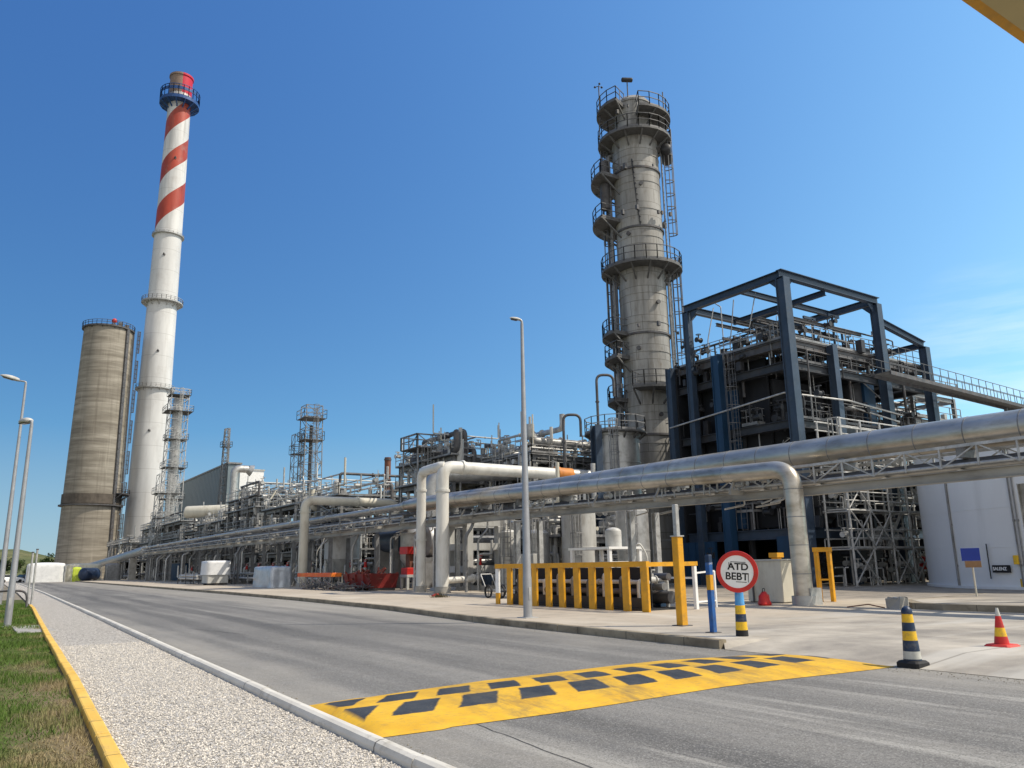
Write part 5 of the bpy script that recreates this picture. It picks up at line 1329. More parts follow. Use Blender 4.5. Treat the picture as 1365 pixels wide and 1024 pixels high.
# ------------------------------------------------------------------ process units along the road
def unit(*a, **k): return module(*a, group=None, **k)
unit('tallest far steel process unit with many railed levels left of the cream arched pipe', 27.5, 37, 95, 108, [3.4, 6.4, 8.8, 10.2], 3, 4, 11, piped=26, risers=24, drums=5, towers=2, fit=400, rw=.05, over=.8)
unit('lower three-level process unit in front of the dark grey shed', 27.5, 36, 109, 125, [3.2, 6.0, 8.0], 3, 4, 31, piped=20, risers=16, drums=3, towers=1, fit=220, rw=.06, over=.5)
unit('steel process unit with long railed top walkway above the cream arched pipe', 27.5, 38, 69, 92, [3.2, 5.8, 8.1], 3, 5, 12, piped=34, risers=26, drums=6, towers=2, fit=420, over=.7)
unit('steel process unit with a boxy railed top directly behind the white arched pipes', 31, 40, 54.5, 64, [3.4, 6.0, 8.4, 10.2], 3, 3, 13, piped=30, risers=24, drums=4, towers=2, fit=380, over=.5)
unit('curved-railed process unit between the orange collar and the grey vessel', 33.5, 41, 47, 53.5, [3.4, 6.2, 8.4, 9.6], 3, 3, 14, piped=24, risers=18, drums=3, towers=1, fit=340, over=.3)
unit('low far process unit at the foot of the concrete silo', 27.5, 34, 136, 172, [3.6, 6.8, 9.4], 2, 6, 15, piped=22, risers=14, drums=4, towers=2, fit=160, rw=.09)
unit('farthest low pipe unit in front of the chimney foot', 27, 36, 182, 214, [4, 7.5], 2, 5, 16, piped=18, risers=10, drums=3, towers=1, fit=90, rw=.11)
unit('low process unit hidden under the rack between the far units', 27.5, 35, 126.5, 134.5, [4, 7.4], 2, 2, 17, piped=14, risers=10, drums=2, towers=1, fit=90, rw=.08)
unit('dark process unit in the gap behind the process column', 44, 52, 52, 62, [4, 7.5, 10], 2, 3, 18, frame=STEEL, piped=14, risers=10, drums=2, towers=1, fit=90)
unit('low pump deck under the elevated pipes below the curved-railed unit', 29.5, 34, 38.5, 44, [3.2], 3, 3, 19, name='pump_deck', piped=14, risers=14, drums=2, towers=2, fit=260, braces=2)
# lattice towers and stacks
q = PY(240, 512, 152)
lattice('lattice_tower', 'tall steel lattice tower wrapped round a grey column beside the striped chimney', 'tower', q.x, q.y, PZ, q.z - 1.2, 3.6, 3.2, 2.0, GALV, .13, [(9, .4), (15, .3), (21, .4), (26.5, .3), (32, .8), (35.3, .3)], (1.0, 34.5, ALUD), 1)
q2 = PY(222, 655, 146)
lattice('lattice_tower', 'shorter lattice stair tower at the foot of the white chimney', 'tower', q2.x, q2.y, PZ, q2.z + 3, 3.6, 3.2, 1.9, GALV, .13, [(6, .3), (11, .3), (15.5, .5)], None, 2)
q = PY(416, 545, 100)
lattice('lattice_tower', 'short dark lattice tower with crow’s-nest platforms above the middle units'.replace('’', ''), 'tower', q.x, q.y, 10.2, q.z + .3, 2.4, 2.1, 1.5, MIDGR, .1, [(17.6, .2), (20.4, .4)], (.22, 19.5, STEEL), 3)
q = PY(398, 580, 101)
lattice('lattice_tower', 'thin side lattice attached to the short dark lattice tower', 'tower', q.x, q.y, 10.2, q.z, 1.4, 1.3, 1.4, MIDGR, .08, [(16, .2)], None, 4)
q = PB(303, 572, 178)
lattice('lattice_mast', 'slim lattice mast rising beside the grey shed roof', 'mast', q.x, q.y, PZ, q.z, 2.2, .9, 1.8, MIDGR, .16, [(q.z - 4, .5)], None, 5)
q = PY(517, 610, 84); rt = thing('flue_stack', 'short rust-brown flue stack above the middle walkway', 'stack', (q.x, q.y, 9.2)); m = MB(); m.lathe([(.34, 9.0), (.34, q.z), (.27, q.z), (.27, 9.2)], (q.x, q.y, 0), 16); m.build('shaft', BROWN, rt); m = MB(); m.ring((q.x, q.y, 0), .33, .4, q.z - .3, q.z - .15, n=16); m.ring((q.x, q.y, 0), .33, .4, 10.6, 10.75, n=16); m.build('band', STEEL, rt)
q = PY(566, 583, 66)
lattice('access_tower', 'boxy railed access tower rising over the white arched pipes', 'tower', q.x, q.y, 9.0, q.z, 2.6, 2.6, 1.4, RAIL, .1, [(11.2, .2), (q.z - 1.1, .15)], None, 6)

# ------------------------------------------------------------------ sheds behind
q = PB(300, 618, 176); zz = q.z
rt = thing('grey_shed', 'large windowless dark grey shed behind the far process units', 'shed', (50, 200, 0))
m = MB()
for k in range(80): y = 176 + k * .69; m.box(44 - .05 * (k % 2), 44.5, y, y + .685, 0, zz)
m.box(44.5, 46.6, 176, 231, 0, zz - .1); m.build('wall', SHED, rt)
m = MB(); m.box(43.8, 46.9, 175.7, 231.4, zz, zz + .35); m.build('roof', MIDGR, rt)
qq = PB(333, 627, 186)
rt = thing('white_shed', 'small white box building to the right of the dark grey shed', 'shed', (62, 190, 0))
m = MB(); m.box(47.3, PB(352, 627, 186).x, 186, 200, 0, qq.z); m.build('wall', WHITE, rt); m = MB(); m.box(47.2, PB(353, 627, 186).x, 185.8, 200.2, qq.z, qq.z + .3); m.build('roof', LGREY, rt)
q = PB(318, 625, 170)
rt = thing('roof_extractor', 'hooded extractor duct in front of the white box building', 'duct', (q.x, q.y, PZ)); m = MB(); m.path([(q.x - .8, q.y, PZ), (q.x - .8, q.y, q.z), (q.x + 2, q.y, q.z)], .8, 14, fil=1.2); m.build('duct', ALUD, rt); m = MB(); m.tube((q.x + 2, q.y, q.z), (q.x + 2.8, q.y, q.z - .3), .9, 14, 1.3); m.build('hood', ALUD, rt)
q = PY(250, 683, 118)
rt = thing('cream_duct', 'short fat cream duct below the grey shed', 'duct', (q.x, q.y, q.z)); m = MB(); m.vessel((q.x, q.y, q.z), (q.x + 9, q.y - 7, q.z + .2), .9); m.build('shell', CREAM, rt)
for t in (.2, .8): m = MB(); m.bar((q.x + 9 * t, q.y - 7 * t, PZ), (q.x + 9 * t, q.y - 7 * t, q.z - .7), .4); m.build('support', MIDGR, rt)
# ------------------------------------------------------------------ things along the road
# speed hump
bx0, bx1, by0, by1 = 3.42, 11.66, 7.5, 9.98
rt = thing('speed_bump', 'yellow speed bump with two rows of dark patches across the road', 'speed bump', (bx0, (by0 + by1) / 2, 0))
m = MB(); NX, NY = 60, 24; vs_ = []
for j in range(NY + 1):
    for i in range(NX + 1):
        t = i / NX; u = -1 + 2 * j / NY
        e = min(1, (1 - t) / .05, t / .015 if t < .015 else 1)
        z = .006 + .095 * (max(0, 1 - u * u) ** .8) * max(0, min(1, e)) ** .5
        yc = (by0 + by1) / 2 + u * ((by1 - by0) / 2 + .05 * sin(t * 9 + u) + (.16 if u > 0 else 0) * sin(pi * t)) + (.06 * u if t < .1 else 0)
        if u > 0: yc -= u * (.45 * max(0, 1 - 3 * t) + .5 * max(0, (t - .75) / .25))
        yc -= .22 * max(0, t - .6) / .4 * (1 if u < 0 else .3)
        vs_.append((bx0 + (bx1 - bx0 + (.12 if u < 0 else 0)) * t - (.05 * u if t < .05 else 0), yc, z))
m.add(vs_, [(j * (NX + 1) + i, j * (NX + 1) + i + 1, (j + 1) * (NX + 1) + i + 1, (j + 1) * (NX + 1) + i) for j in range(NY) for i in range(NX)], True)
m.build('painted_hump', BUMPM, rt)

# striped bollard
def band_post(rt, x, y, z0, bands, n=24):
    # bands: list of (z0, z1, r0, r1, material); each band sits on the one below
    for i, (a, b, r0, r1, mt) in enumerate(bands):
        m = MB(); m.lathe([(0, z0 + a), (r0, z0 + a), (r1, z0 + b), (0, z0 + b)], (x, y, 0), n); m.build('band', mt, rt)
x, y = 11.95, 7.05; B0 = .012
rt = thing('striped_bollard', 'yellow and navy banded bollard on a black base at the end of the speed bump', 'bollard', (x, y, 0))
m = MB(); m.bbox(x - .175, x + .175, y - .175, y + .175, .0, .1, .03); m.build('base', BLACKR, rt)
bz = [.105, .125, .235, .39, .525, .65, .775]
rr_ = lambda z: .128 - .052 * (z - .1) / .68
for a, b, mt in zip(bz, bz[1:], (NAVY, WBAND, NAVY, YELB, NAVY, YELB)):
    m = MB(); m.lathe([(rr_(a) - .03, a), (rr_(a), a), (rr_(b), b), (rr_(b) - .03, b)], (x, y, 0), 28); m.build('band', mt, rt)
m = MB(); m.lathe([(.082, .775)] + [(.082 * cos(t * pi / 14), .79 + .1 * sin(t * pi / 14)) for t in range(8)], (x, y, 0), 28); m.build('cap', NAVY, rt)
# traffic cone
x, y = 14.6, 7.0
rt = thing('traffic_cone', 'red traffic cone with a yellow band on the driveway at the right edge', 'cone', (x, y, PZ))
m = MB(); m.bbox(x - .21, x + .21, y - .21, y + .21, PZ, PZ + .035, .03); m.build('base', mat('cone_base_red', (.62, .05, .035), .5), rt)
cz = [.035, .16, .3, .49, .62]; cr = lambda z: .122 - .165 * z
for a, b, mt in zip(cz, cz[1:], (REDP, YELB, REDP, WBAND)):
    m = MB(); m.lathe([(cr(a) - .02, PZ + a), (cr(a), PZ + a), (cr(b), PZ + b), (max(.004, cr(b) - .02), PZ + b)], (x, y, 0), 24); m.build('band', mt, rt)
# round sign on a striped post
x, y = 13.06, 11.23
rt = thing('road_sign', 'round white sign with red rim on a striped post at the kerb corner', 'sign', (x, y, PZ))
pr_ = lambda z: .125 - .052 * z / 1.1
for a, b, mt in ((0, .12, BLACKR), (.12, .28, YELB), (.28, .43, NAVY), (.43, .60, YELB), (.60, 1.35, SKYB)):
    m = MB(); m.lathe([(pr_(a) - .02, PZ + a), (pr_(a), PZ + a), (pr_(b), PZ + b), (pr_(b) - .02, PZ + b)], (x, y, 0), 20); m.build('post_band', mt, rt)
c = PY(983, 762, 16.6) ; c = V((x - .11, y - .09, c.z))
face = (O - c); face.z = 0; face.normalize()
SM = Matrix.Translation(c) @ Matrix.Rotation(atan2(face.y, face.x) + pi / 2 - radians(6), 4, 'Z') @ Matrix.Rotation(radians(4), 4, 'Y')
m = MB(); m.M = SM; m.lathe([(0, -.012), (.33, -.012), (.33, .012), (0, .012)], (0, 0, 0), 40, axis=(0, -1, 0)); m.build('sign_plate', WHITE, rt)
m = MB(); m.M = SM; m.lathe([(.325, -.016), (.41, -.016), (.415, 0), (.41, .022), (.325, .022), (.325, -.016)], (0, 0, 0), 40, axis=(0, -1, 0)); m.build('red_rim', REDP, rt)
text('lettering', 'ATD', .19, BLACKR, rt, SM @ Matrix.Translation((.02, -.0135, .095)), .005, .003, 1.06)
text('lettering', 'BEBT', .2, BLACKR, rt, SM @ Matrix.Translation((-.005, -.0135, -.1)), .0045, .003, 1.02)
m = MB(); m.M = SM; m.box(-.02, .19, -.0155, -.0125, -.207, -.195); m.box(.215, .228, -.0155, -.0125, -.2, -.02); m.box(-.13, .17, -.0155, -.0125, .185, .197); m.box(-.165, -.152, -.0155, -.0125, .03, .18); m.build('letter_frame', BLACKR, rt)
m = MB(); m.box(x - .1, x - .02, y - .1, y - .02, PZ + 1.1, PZ + 1.4); m.build('bracket', GALV, rt)
# blue and yellow square post
x, y = 13.26, 12.17
rt = thing('blue_post', 'thin blue square post with one yellow band left of the round sign', 'post', (x, y, PZ))
for a, b, mt in ((0, .88, BLUEB), (.88, 1.2, YEL), (1.2, 1.46, BLUEB), (1.46, 1.62, NAVY)):
    m = MB(); m.bbox(x - .058, x + .058, y - .058, y + .058, PZ + a, PZ + b - .002, .01); m.build('band', mt, rt)
m = MB(); m.box(x - .12, x + .12, y - .12, y + .12, PZ, PZ + .015); m.build('base_plate', STEEL, rt)
text('lettering', 'LACT', .045, WHITE, rt, Matrix.Translation((x, y - .0595, PZ + 1.43)), 0, .001)
# tall yellow post
x, y = 14.17, 13.96
rt = thing('yellow_post', 'tall plain yellow square post topped by a grey tube near the kerb', 'post', (x, y, PZ))
m = MB(); m.bbox(x - .1, x + .1, y - .1, y + .1, PZ, 2.22, .015); m.build('yellow_shaft', YEL, rt)
m = MB(); m.bbox(x - .06, x + .06, y - .06, y + .06, 2.22, 2.98, .012); m.box(x - .12, x + .12, y - .12, y + .12, 2.205, 2.235); m.build('grey_tube', GALV, rt)
m = MB(); m.box(x - .17, x + .17, y - .17, y + .17, PZ, PZ + .02); m.build('base_plate', STEEL, rt)
# fence round the manifold
fx, fx2, fy0, fy1, ft = 17.3, 19.4, 18.5, 26.9, 1.62
rt = thing('yellow_guard_fence', 'yellow guard fence of broad upright boards round a pit of pipes', 'fence', (fx, 22.7, PZ))
m = MB(); m.box(fx - .07, fx + .07, fy0 - .15, fy1 + .1, ft - .14, ft + .03); m.build('top_rail', YEL, rt)
m = MB(); m.box(fx + .08, fx2 + .1, fy0 - .13, fy0 + .01, ft - .135, ft - .003); m.build('side_rail', YEL, rt)
Rf = random.Random(5)
for k in range(11):
    y = fy0 + (fy1 - fy0) * k / 10.0 + (Rf.uniform(-.05, .05) if k not in (0, 10) else 0)
    if k == 10:
        m = MB(); m.bbox(fx - .045, fx + .045, y - .13, y + .1, PZ, .55, .01); m.build('board_foot', YEL, rt)
        m = MB(); m.bbox(fx - .045, fx + .045, y - .13, y + .1, .552, ft - .145, .01); m.build('white_board', WHITE, rt); continue
    m = MB(); wd_ = .15; tl = Rf.uniform(-.02, .02); zt = ft - .142
    m.add([(fx - .05, y - wd_, PZ), (fx + .03, y - wd_, PZ), (fx + .03, y + wd_, PZ), (fx - .05, y + wd_, PZ), (fx - .05, y - wd_ + tl, zt), (fx + .03, y - wd_ + tl, zt), (fx + .03, y + wd_ + tl, zt), (fx - .05, y + wd_ + tl, zt)],
          [(3, 2, 1, 0), (4, 5, 6, 7), (0, 1, 5, 4), (1, 2, 6, 5), (2, 3, 7, 6), (3, 0, 4, 7)]); m.build('board', YEL, rt)
for x, y in ((fx2, fy0 - .06), (fx2, fy1), ((fx + fx2) / 2, fy1)):
    m = MB(); m.bbox(x - .06, x + .06, y - .06, y + .06, PZ, ft - .14, .01); m.build('white_post', WHITE, rt)
m = MB()
for z in (.45, 1.1): m.bar((fx2, fy0, z), (fx2, fy1, z), .06)
m.bar((fx2, fy0 - .05, .35), (fx2 + 1.2, fy0 + .2, .35), .05); m.bar((fx2 + 1.2, fy0 + .2, PZ), (fx2 + 1.2, fy0 + .2, 1.3), .06); m.bar((fx2, fy0 - .05, 1.25), (fx2 + 1.2, fy0 + .2, 1.3), .05); m.build('back_rails', WHITE, rt)
# the manifold it guards
rt = thing('pipe_manifold', 'bank of grey pipes and valves inside the yellow guard fence', 'pipework', (18.4, 22.7, PZ))
m = MB(); m.box(fx + .25, fx2 - .1, fy0 + .45, fy1 - .3, PZ, PZ + .06); m.box(fx + .35, fx + .42, fy0 + .5, fy1 - .4, PZ, .52); m.build('dark_plinth', BLACKS, rt)
m = MB(); m.box(fx + .7, fx + .74, fy0 + .5, fy1 - .2, PZ, 1.46); m.build('back_shade_panel', SHADEIN, rt)  # near-black sheet added as painted shade behind the boards
for z, x, r, mt in ((1.0, 17.9, .07, LGREY), (.7, 17.85, .1, STEEL), (1.22, 18.1, .05, GALV), (.85, 18.6, .13, MIDGR), (1.15, 18.8, .12, STEEL), (.5, 18.9, .2, STEEL)):
    m = MB(); m.tube((x, fy0 + .5, z), (x, fy1 - .5, z), r, 14)
    for k in range(5): flange(m, (x, fy0 + 1 + k * 1.5 + x % .5, z), r, (0, 1, 0))
    m.build('header_pipe', mt, rt)
for k in range(9):
    y = fy0 + .8 + k * .85; m = MB(); m.path([(17.75, y, PZ), (17.75, y, 1.05 + .1 * (k % 3)), (19, y, 1.05 + .1 * (k % 3)), (19, y, PZ)], .06, 8); valve(m, (18.3, y, 1.06 + .1 * (k % 3)), .07, (1, 0, 0), Rf); m.build('branch_pipe', Rf.choice((GALV, STEEL, BLUEST, LGREY, MIDGR)), rt)
for k in range(4):
    y = fy0 + 1.1 + k * 1.9; m = MB(); m.bbox(18.95, 19.25, y, y + .9, PZ + .06, 1.1, .02); m.build('control_box', Rf.choice((BLUEDK, BLACKS, STEEL)), rt)

# street lamps
def lamp(label, x, y, ztop, arm, hl, r0=.11, r1=.05, z0=PZ, tilt=.12):
    rt = thing('street_lamp', label, 'street lamp', (x, y, z0), 'street lamps'); d = V((arm[0], arm[1], 0))
    m = MB(); m.lathe([(r0 * 1.05, z0), (r0, z0 + .1), (r0, z0 + 1.1), (r0 * .93, z0 + 1.15), (r1, ztop - .1), (r1 * .8, ztop)], (x, y, 0), 16); m.build('pole', POLE, rt)
    m = MB(); m.box(x - r0 * 1.7, x + r0 * 1.7, y - r0 * 1.7, y + r0 * 1.7, z0, z0 + .02); m.build('base_plate', GALV, rt)
    m = MB(); m.box(x - .04, x + .04, y - r0 - .006, y - r0 + .02, z0 + .5, z0 + .85); m.build('service_hatch', GALV, rt)
    t = V((x, y, ztop)); al = d.length; dn = d.normalized(); up = V((0, 0, 1))
    m = MB(); m.path([t - up * .15, t + up * .02, t + d * .5 + up * .06], r1 * .75, 10, fil=.12); m.build('arm', POLE, rt)
    hd = t + d * .45 + up * .06; s = V((-dn.y, dn.x, 0)); ax = (dn + up * tilt).normalized(); nn = s.cross(ax) if s.cross(ax).z > 0 else ax.cross(s)
    m = MB(); cs = []
    for i in range(9):
        q = i / 8; wdt = .13 * (sin(pi * min(1, .16 + q * .84)) ** .55) * hl / .6; ht = .1 * (sin(pi * min(1, .18 + q * .82)) ** .6) * hl / .6
        cs.append([hd + ax * (hl * q) + s * (wdt * cos(a)) + nn * (ht * max(sin(a), -.35)) for a in [2 * pi * k / 14 for k in range(14)]])
    vs_ = [p for r_ in cs for p in r_]; fs = [(i * 14 + k, i * 14 + (k + 1) % 14, (i + 1) * 14 + (k + 1) % 14, (i + 1) * 14 + k) for i in range(8) for k in range(14)] + [tuple(range(13, -1, -1)), tuple(range(112, 126))]
    m.add(vs_, fs, True); m.build('lamp_head', LGREY, rt)
    m = MB(); q = hd + ax * hl * .55 - nn * .034 * hl / .6; e1, e2 = ax * hl * .3, s * .085 * hl / .6
    m.add([q - e1 - e2, q + e1 - e2, q + e1 + e2, q - e1 + e2, q - e1 * .8 - e2 * .8 - nn * .03, q + e1 * .8 - e2 * .8 - nn * .03, q + e1 * .8 + e2 * .8 - nn * .03, q - e1 * .8 + e2 * .8 - nn * .03], [(0, 1, 2, 3), (7, 6, 5, 4), (0, 4, 5, 1), (1, 5, 6, 2), (2, 6, 7, 3), (3, 7, 4, 0)]); m.build('lens', GLASSD, rt)
    return rt
lamp('tall grey street lamp standing on the kerb in front of the yellow guard fence', 13.36, 19.2, 8.95, (-.1, .03), .36, .13, .05)
lamp('nearer and shorter street lamp on the grass verge beside the concrete footing', 1.1, 29.0, 6.3, (-.12, .35), .75, .1, .05, .05, .05)
q = PY(41, 510, 42)
lamp('taller and farther street lamp at the left edge of the photo', 1.38, 49.6, q.z, (-.75, .1), .95, .14, .06, .05, .25)
lf = MB(); lf.bbox(1.2, 2.1, 25.3, 28.6, .02, .085, .01); struct(lf.build('lamp_footing', CONC))

# white cabinet, red box, yellow goalposts
rt = thing('white_cabinet', 'off-white concrete cabinet beside the foot of the silver pipe bend', 'cabinet', (24.4, 19.5, PZ))
m = MB(); m.bbox(23.75, 25.1, 18.45, 20.0, PZ + .05, 1.6, .02); m.build('body', CREAM, rt); m = MB(); m.box(23.8, 25.05, 18.5, 19.95, PZ, PZ + .05); m.build('plinth', CONC, rt)
m = MB(); m.box(23.7, 25.15, 18.4, 20.05, 1.6, 1.65); m.build('lid', LGREY, rt); m = MB(); m.tube((23.7, 19.7, PZ), (23.7, 19.7, 1.25), .035, 8); m.build('conduit', STEEL, rt)
m = MB(); m.bbox(24.6, 25.0, 18.41, 18.45, .45, 1.35, .003); m.build('door', LGREY, rt)
x, y = 22.35, 18.15
rt = thing('red_bag', 'small crumpled red bag on the ground by the white cabinet', 'bag', (x, y, PZ))
m = MB(); pr_ = [(0, 0), (.2, 0), (.23, .06), (.2, .2), (.17, .32), (.1, .4), (.06, .44), (0, .45)]; m.lathe([(r * 1.0, PZ + z) for r, z in pr_], (x, y, 0), 14)
Rg = random.Random(2); m.v = [(a + Rg.uniform(-.025, .025), b + Rg.uniform(-.025, .025), c_ + (Rg.uniform(-.02, .02) if c_ > PZ + .03 else 0)) for a, b, c_ in m.v]; m.build('sack', REDP, rt)
m = MB(); m.path([(x - .06, y, PZ + .43), (x - .05, y, PZ + .56), (x + .06, y, PZ + .56), (x + .06, y, PZ + .43)], .012, 6, fil=.06); m.build('handle', BLACKR, rt)
rt = thing('yellow_goalpost_guard', 'narrow yellow steel goalpost just right of the silver pipe bend', 'barrier', (25.5, 18.9, PZ))
for x, y in ((25.55, 18.25), (25.8, 17.9)):
    m = MB(); m.bbox(x - .07, x + .07, y - .07, y + .07, PZ, 1.88, .012); m.build('upright', YEL, rt)
m = MB(); m.bar((25.48, 18.35, 1.96), (25.87, 17.8, 1.96), .16, .16); m.build('crossbar', YEL, rt)
m = MB(); m.bar((25.55, 18.25, .9), (25.8, 17.9, .9), .06); m.build('mid_rail', YEL, rt)
rt = thing('yellow_bollard', 'plain yellow bollard peeping over the back of the white cabinet', 'bollard', (26.3, 20.6, PZ)); m = MB(); m.bbox(26.15, 26.45, 20.45, 20.75, PZ, 1.72, .03); m.build('shaft', YEL, rt); m = MB(); m.box(26.1, 26.5, 20.4, 20.8, 1.72, 1.9); m.build('cap', YEL, rt)
# blue sign on the island
x, y = 28.2, 14.1
rt = thing('blue_sign', 'blue panel sign with a brown strip on a thin pole on the island', 'sign', (x, y, PZ + .17))
m = MB(); m.tube((x, y, PZ + .17), (x, y, 1.75), .03, 10); m.build('pole', CREAM, rt)
f2 = (O - V((x, y, CH))); f2.normalize(); S2 = Matrix.Translation((x + f2.x * .05, y + f2.y * .05, 1.62)) @ Matrix.Rotation(atan2(f2.y, f2.x) + pi / 2, 4, 'Z')
m = MB(); m.M = S2; m.bbox(-.29, .27, -.012, .012, -.14, .28, .004); m.build('blue_panel', mat('sign_blue', (.012, .04, .32), .4, 0, .1, 3), rt)
m = MB(); m.M = S2; m.bbox(-.21, .27, -.012, .012, -.36, -.145, .004); m.build('brown_panel', mat('sign_brown', (.28, .16, .08), .6, 0, .2, 3), rt)
# stump of rubble at the island's end
rt = thing('broken_kerb_stone', 'broken dark kerb stone at the tip of the traffic island', 'kerb stone', (23.3, 13.9, PZ))
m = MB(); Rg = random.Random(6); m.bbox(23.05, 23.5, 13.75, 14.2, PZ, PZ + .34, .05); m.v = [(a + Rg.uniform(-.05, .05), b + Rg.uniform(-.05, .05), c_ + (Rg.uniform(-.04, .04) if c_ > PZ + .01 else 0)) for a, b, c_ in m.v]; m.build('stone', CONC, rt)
m = MB(); m.path([(23.1, 14.3, PZ + .02), (22.9, 14.7, PZ + .12), (22.7, 15.3, PZ + .03)], .02, 6); m.build('bent_bar', BROWN, rt)

# ------------------------------------------------------------------ yard clutter in front of the units
Rc = random.Random(12)
rt = thing('orange_work_platform', 'long orange-topped trestle platform in front of the far units', 'platform', (21.8, 58.5, PZ))
m = MB(); m.bbox(21.4, 22.2, 55.2, 62.4, 1.0, 1.28, .03); m.build('orange_top', ORANGE, rt)
for k in range(6):
    y = 55.6 + k * 1.3; m = MB()
    for x in (21.5, 22.1): m.bar((x, y, PZ), (x, y, 1.0), .06)
    m.bar((21.5, y, .4), (22.1, y, .4), .05); m.bar((21.5, y, .3), (21.5, y + 1.1, .85), .04); m.build('trestle', GALV, rt)
rt = thing('red_skip', 'dark red open skip full of scrap beside the orange platform', 'skip', (22.3, 51, PZ))
m = MB(); b0, b1 = [(21.6, 48.8), (23.4, 48.8), (23.4, 53), (21.6, 53)], [(21.45, 48.65), (23.55, 48.65), (23.55, 53.15), (21.45, 53.15)]
vs_ = [(x, y, .3) for x, y in b0] + [(x, y, 1.2) for x, y in b1] + [(x + (.08 if x < 22 else -.08), y + (.08 if y < 50 else -.08), 1.2) for x, y in b1] + [(x + (.06 if x < 22 else -.06), y + (.06 if y < 50 else -.06), .36) for x, y in b0]
fs = [(3, 2, 1, 0)] + [(i, (i + 1) % 4, (i + 1) % 4 + 4, i + 4) for i in range(4)] + [(i + 4, (i + 1) % 4 + 4, (i + 1) % 4 + 8, i + 8) for i in range(4)] + [(i + 8, (i + 1) % 4 + 8, (i + 1) % 4 + 12, i + 12) for i in range(4)] + [(12, 13, 14, 15)]
m.add(vs_, fs); 
for y in (49.6, 50.9, 52.2): m.bar((21.56, y, .32), (21.4, y, 1.18), .1, .08)
m.build('body', mat('skip_red', (.17, .016, .014), .55, 0, .35, 1.5, dirt=(.1, .04, .03), damt=.6), rt)
for y in (49, 52.8): m = MB(); m.box(21.6, 23.4, y - .1, y + .1, PZ, .3); m.build('skid', STEEL, rt)
m = MB()
for k in range(80): p = V((Rc.uniform(21.5, 23.3), Rc.uniform(48.6, 53.2), Rc.uniform(.8, 1.3))); d = V((Rc.uniform(-.7, .7), Rc.uniform(-.8, .8), Rc.uniform(-.3, .35))); m.bar(p, p + d, Rc.uniform(.03, .12))
tag(m.build('scrap', mat('scrap_red', (.22, .05, .035), .6, .1, .5, 2), rt), kind='stuff')
rt = thing('scrap_heap', 'tangled heap of grey scrap rods under the orange platform', 'scrap', (21.0, 52, PZ))
m = MB()
for k in range(170): p = V((Rc.uniform(20.2, 21.4), Rc.uniform(47.8, 58.6), PZ + Rc.uniform(.02, .4))); d = V((Rc.uniform(-.5, .5), Rc.uniform(-1.2, 1.2), Rc.uniform(-.25, .35))); q = p + d; q.z = max(PZ + .02, q.z); m.bar(p, q, Rc.uniform(.02, .06))
tag(m.build('rods', STEEL, rt), kind='stuff')
m = MB(); m.path([(20.6, 49, PZ + .1), (20.9, 51, PZ + .35), (20.5, 53.5, PZ + .12)], .07, 8); m.build('bent_pipe', BROWN, rt)
rt = thing('red_pump_cabinet', 'bright red pump cabinet on a pale stand behind the white riser pipe', 'cabinet', (24.9, 49.7, PZ))
m = MB(); m.bbox(24.4, 25.4, 49.2, 50.1, 1.1, 1.55, .03); m.build('lower_box', REDP, rt); m = MB(); m.bbox(24.35, 25.45, 49.1, 50.3, 2.45, 2.95, .04); m.build('hood', REDP, rt); m = MB(); m.bbox(24.65, 25.25, 49.35, 49.95, 1.55, 2.45, .03); m.build('rusty_body', BROWN, rt)
m = MB(); m.box(24.35, 25.45, 49.1, 50.2, .92, 1.1)
for x in (24.45, 25.35):
    for y in (49.2, 50.1): m.box(x - .08, x + .08, y - .08, y + .08, PZ, .92)
m.build('stand', LGREY, rt)
def hopper(label, x, y, r, h, mt, dome=True):
    rt = thing('hopper_tank', label, 'tank', (x, y, PZ)); m = MB(); m.lathe([(.25, 1.0), (r, h * .55), (r, h), (r * 1.06, h), (r * 1.06, h + .08), (r * .7, h + .5), (0, h + .6)], (x, y, 0), 28); m.build('shell', mt, rt)
    for k in range(4): a = k * pi / 2 + .6; m = MB(); m.bar((x + r * .92 * cos(a), y + r * .92 * sin(a), PZ), (x + r * .92 * cos(a), y + r * .92 * sin(a), h * .7), .14); m.build('leg', mt, rt)
    m = MB(); m.tube((x, y, h + .5), (x, y, h + 1.1), .16, 12); flange(m, (x, y, h + 1), .16, (0, 0, 1)); m.build('nozzle', mt, rt)
hopper('pale conical hopper tank behind the orange platform', 26.3, 65.5, 1.5, 4.3, LGREY)
hopper('white dust-collector tank left of the tall arched pipe', 26.6, 52.3, 1.1, 3.9, ALUD)
rt = thing('blue_grey_drum', 'dark blue-grey horizontal drum under the rack behind the red skip', 'drum', (27, 56, PZ))
m = MB(); m.vessel((26.8, 54.5, 3.6), (26.8, 58.5, 3.6), .85); m.build('shell', BLUEST, rt)
for y in (55.2, 57.8): m = MB(); m.box(26.1, 27.5, y - .15, y + .15, PZ, 2.95); m.build('saddle', CONC, rt)
rt = thing('round_duct_fan', 'large grey blower with curved duct behind the red pump cabinet', 'blower', (27.8, 52.5, PZ))
m = MB(); m.lathe([(.3, -.35), (1.1, -.35), (1.2, 0), (1.1, .35), (.3, .35)], (27.2, 51.4, 3.4), 28, axis=(1, 0, 0)); m.build('scroll_casing', ALUD, rt); m = MB(); m.path([(27.2, 52.5, 3.4), (27.2, 52.5, 4.6), (27.2, 54.2, 4.9)], .4, 16); m.build('duct', ALUD, rt); m = MB(); m.box(26.6, 27.8, 50.7, 52.1, PZ, 2.25); m.build('base', MIDGR, rt)
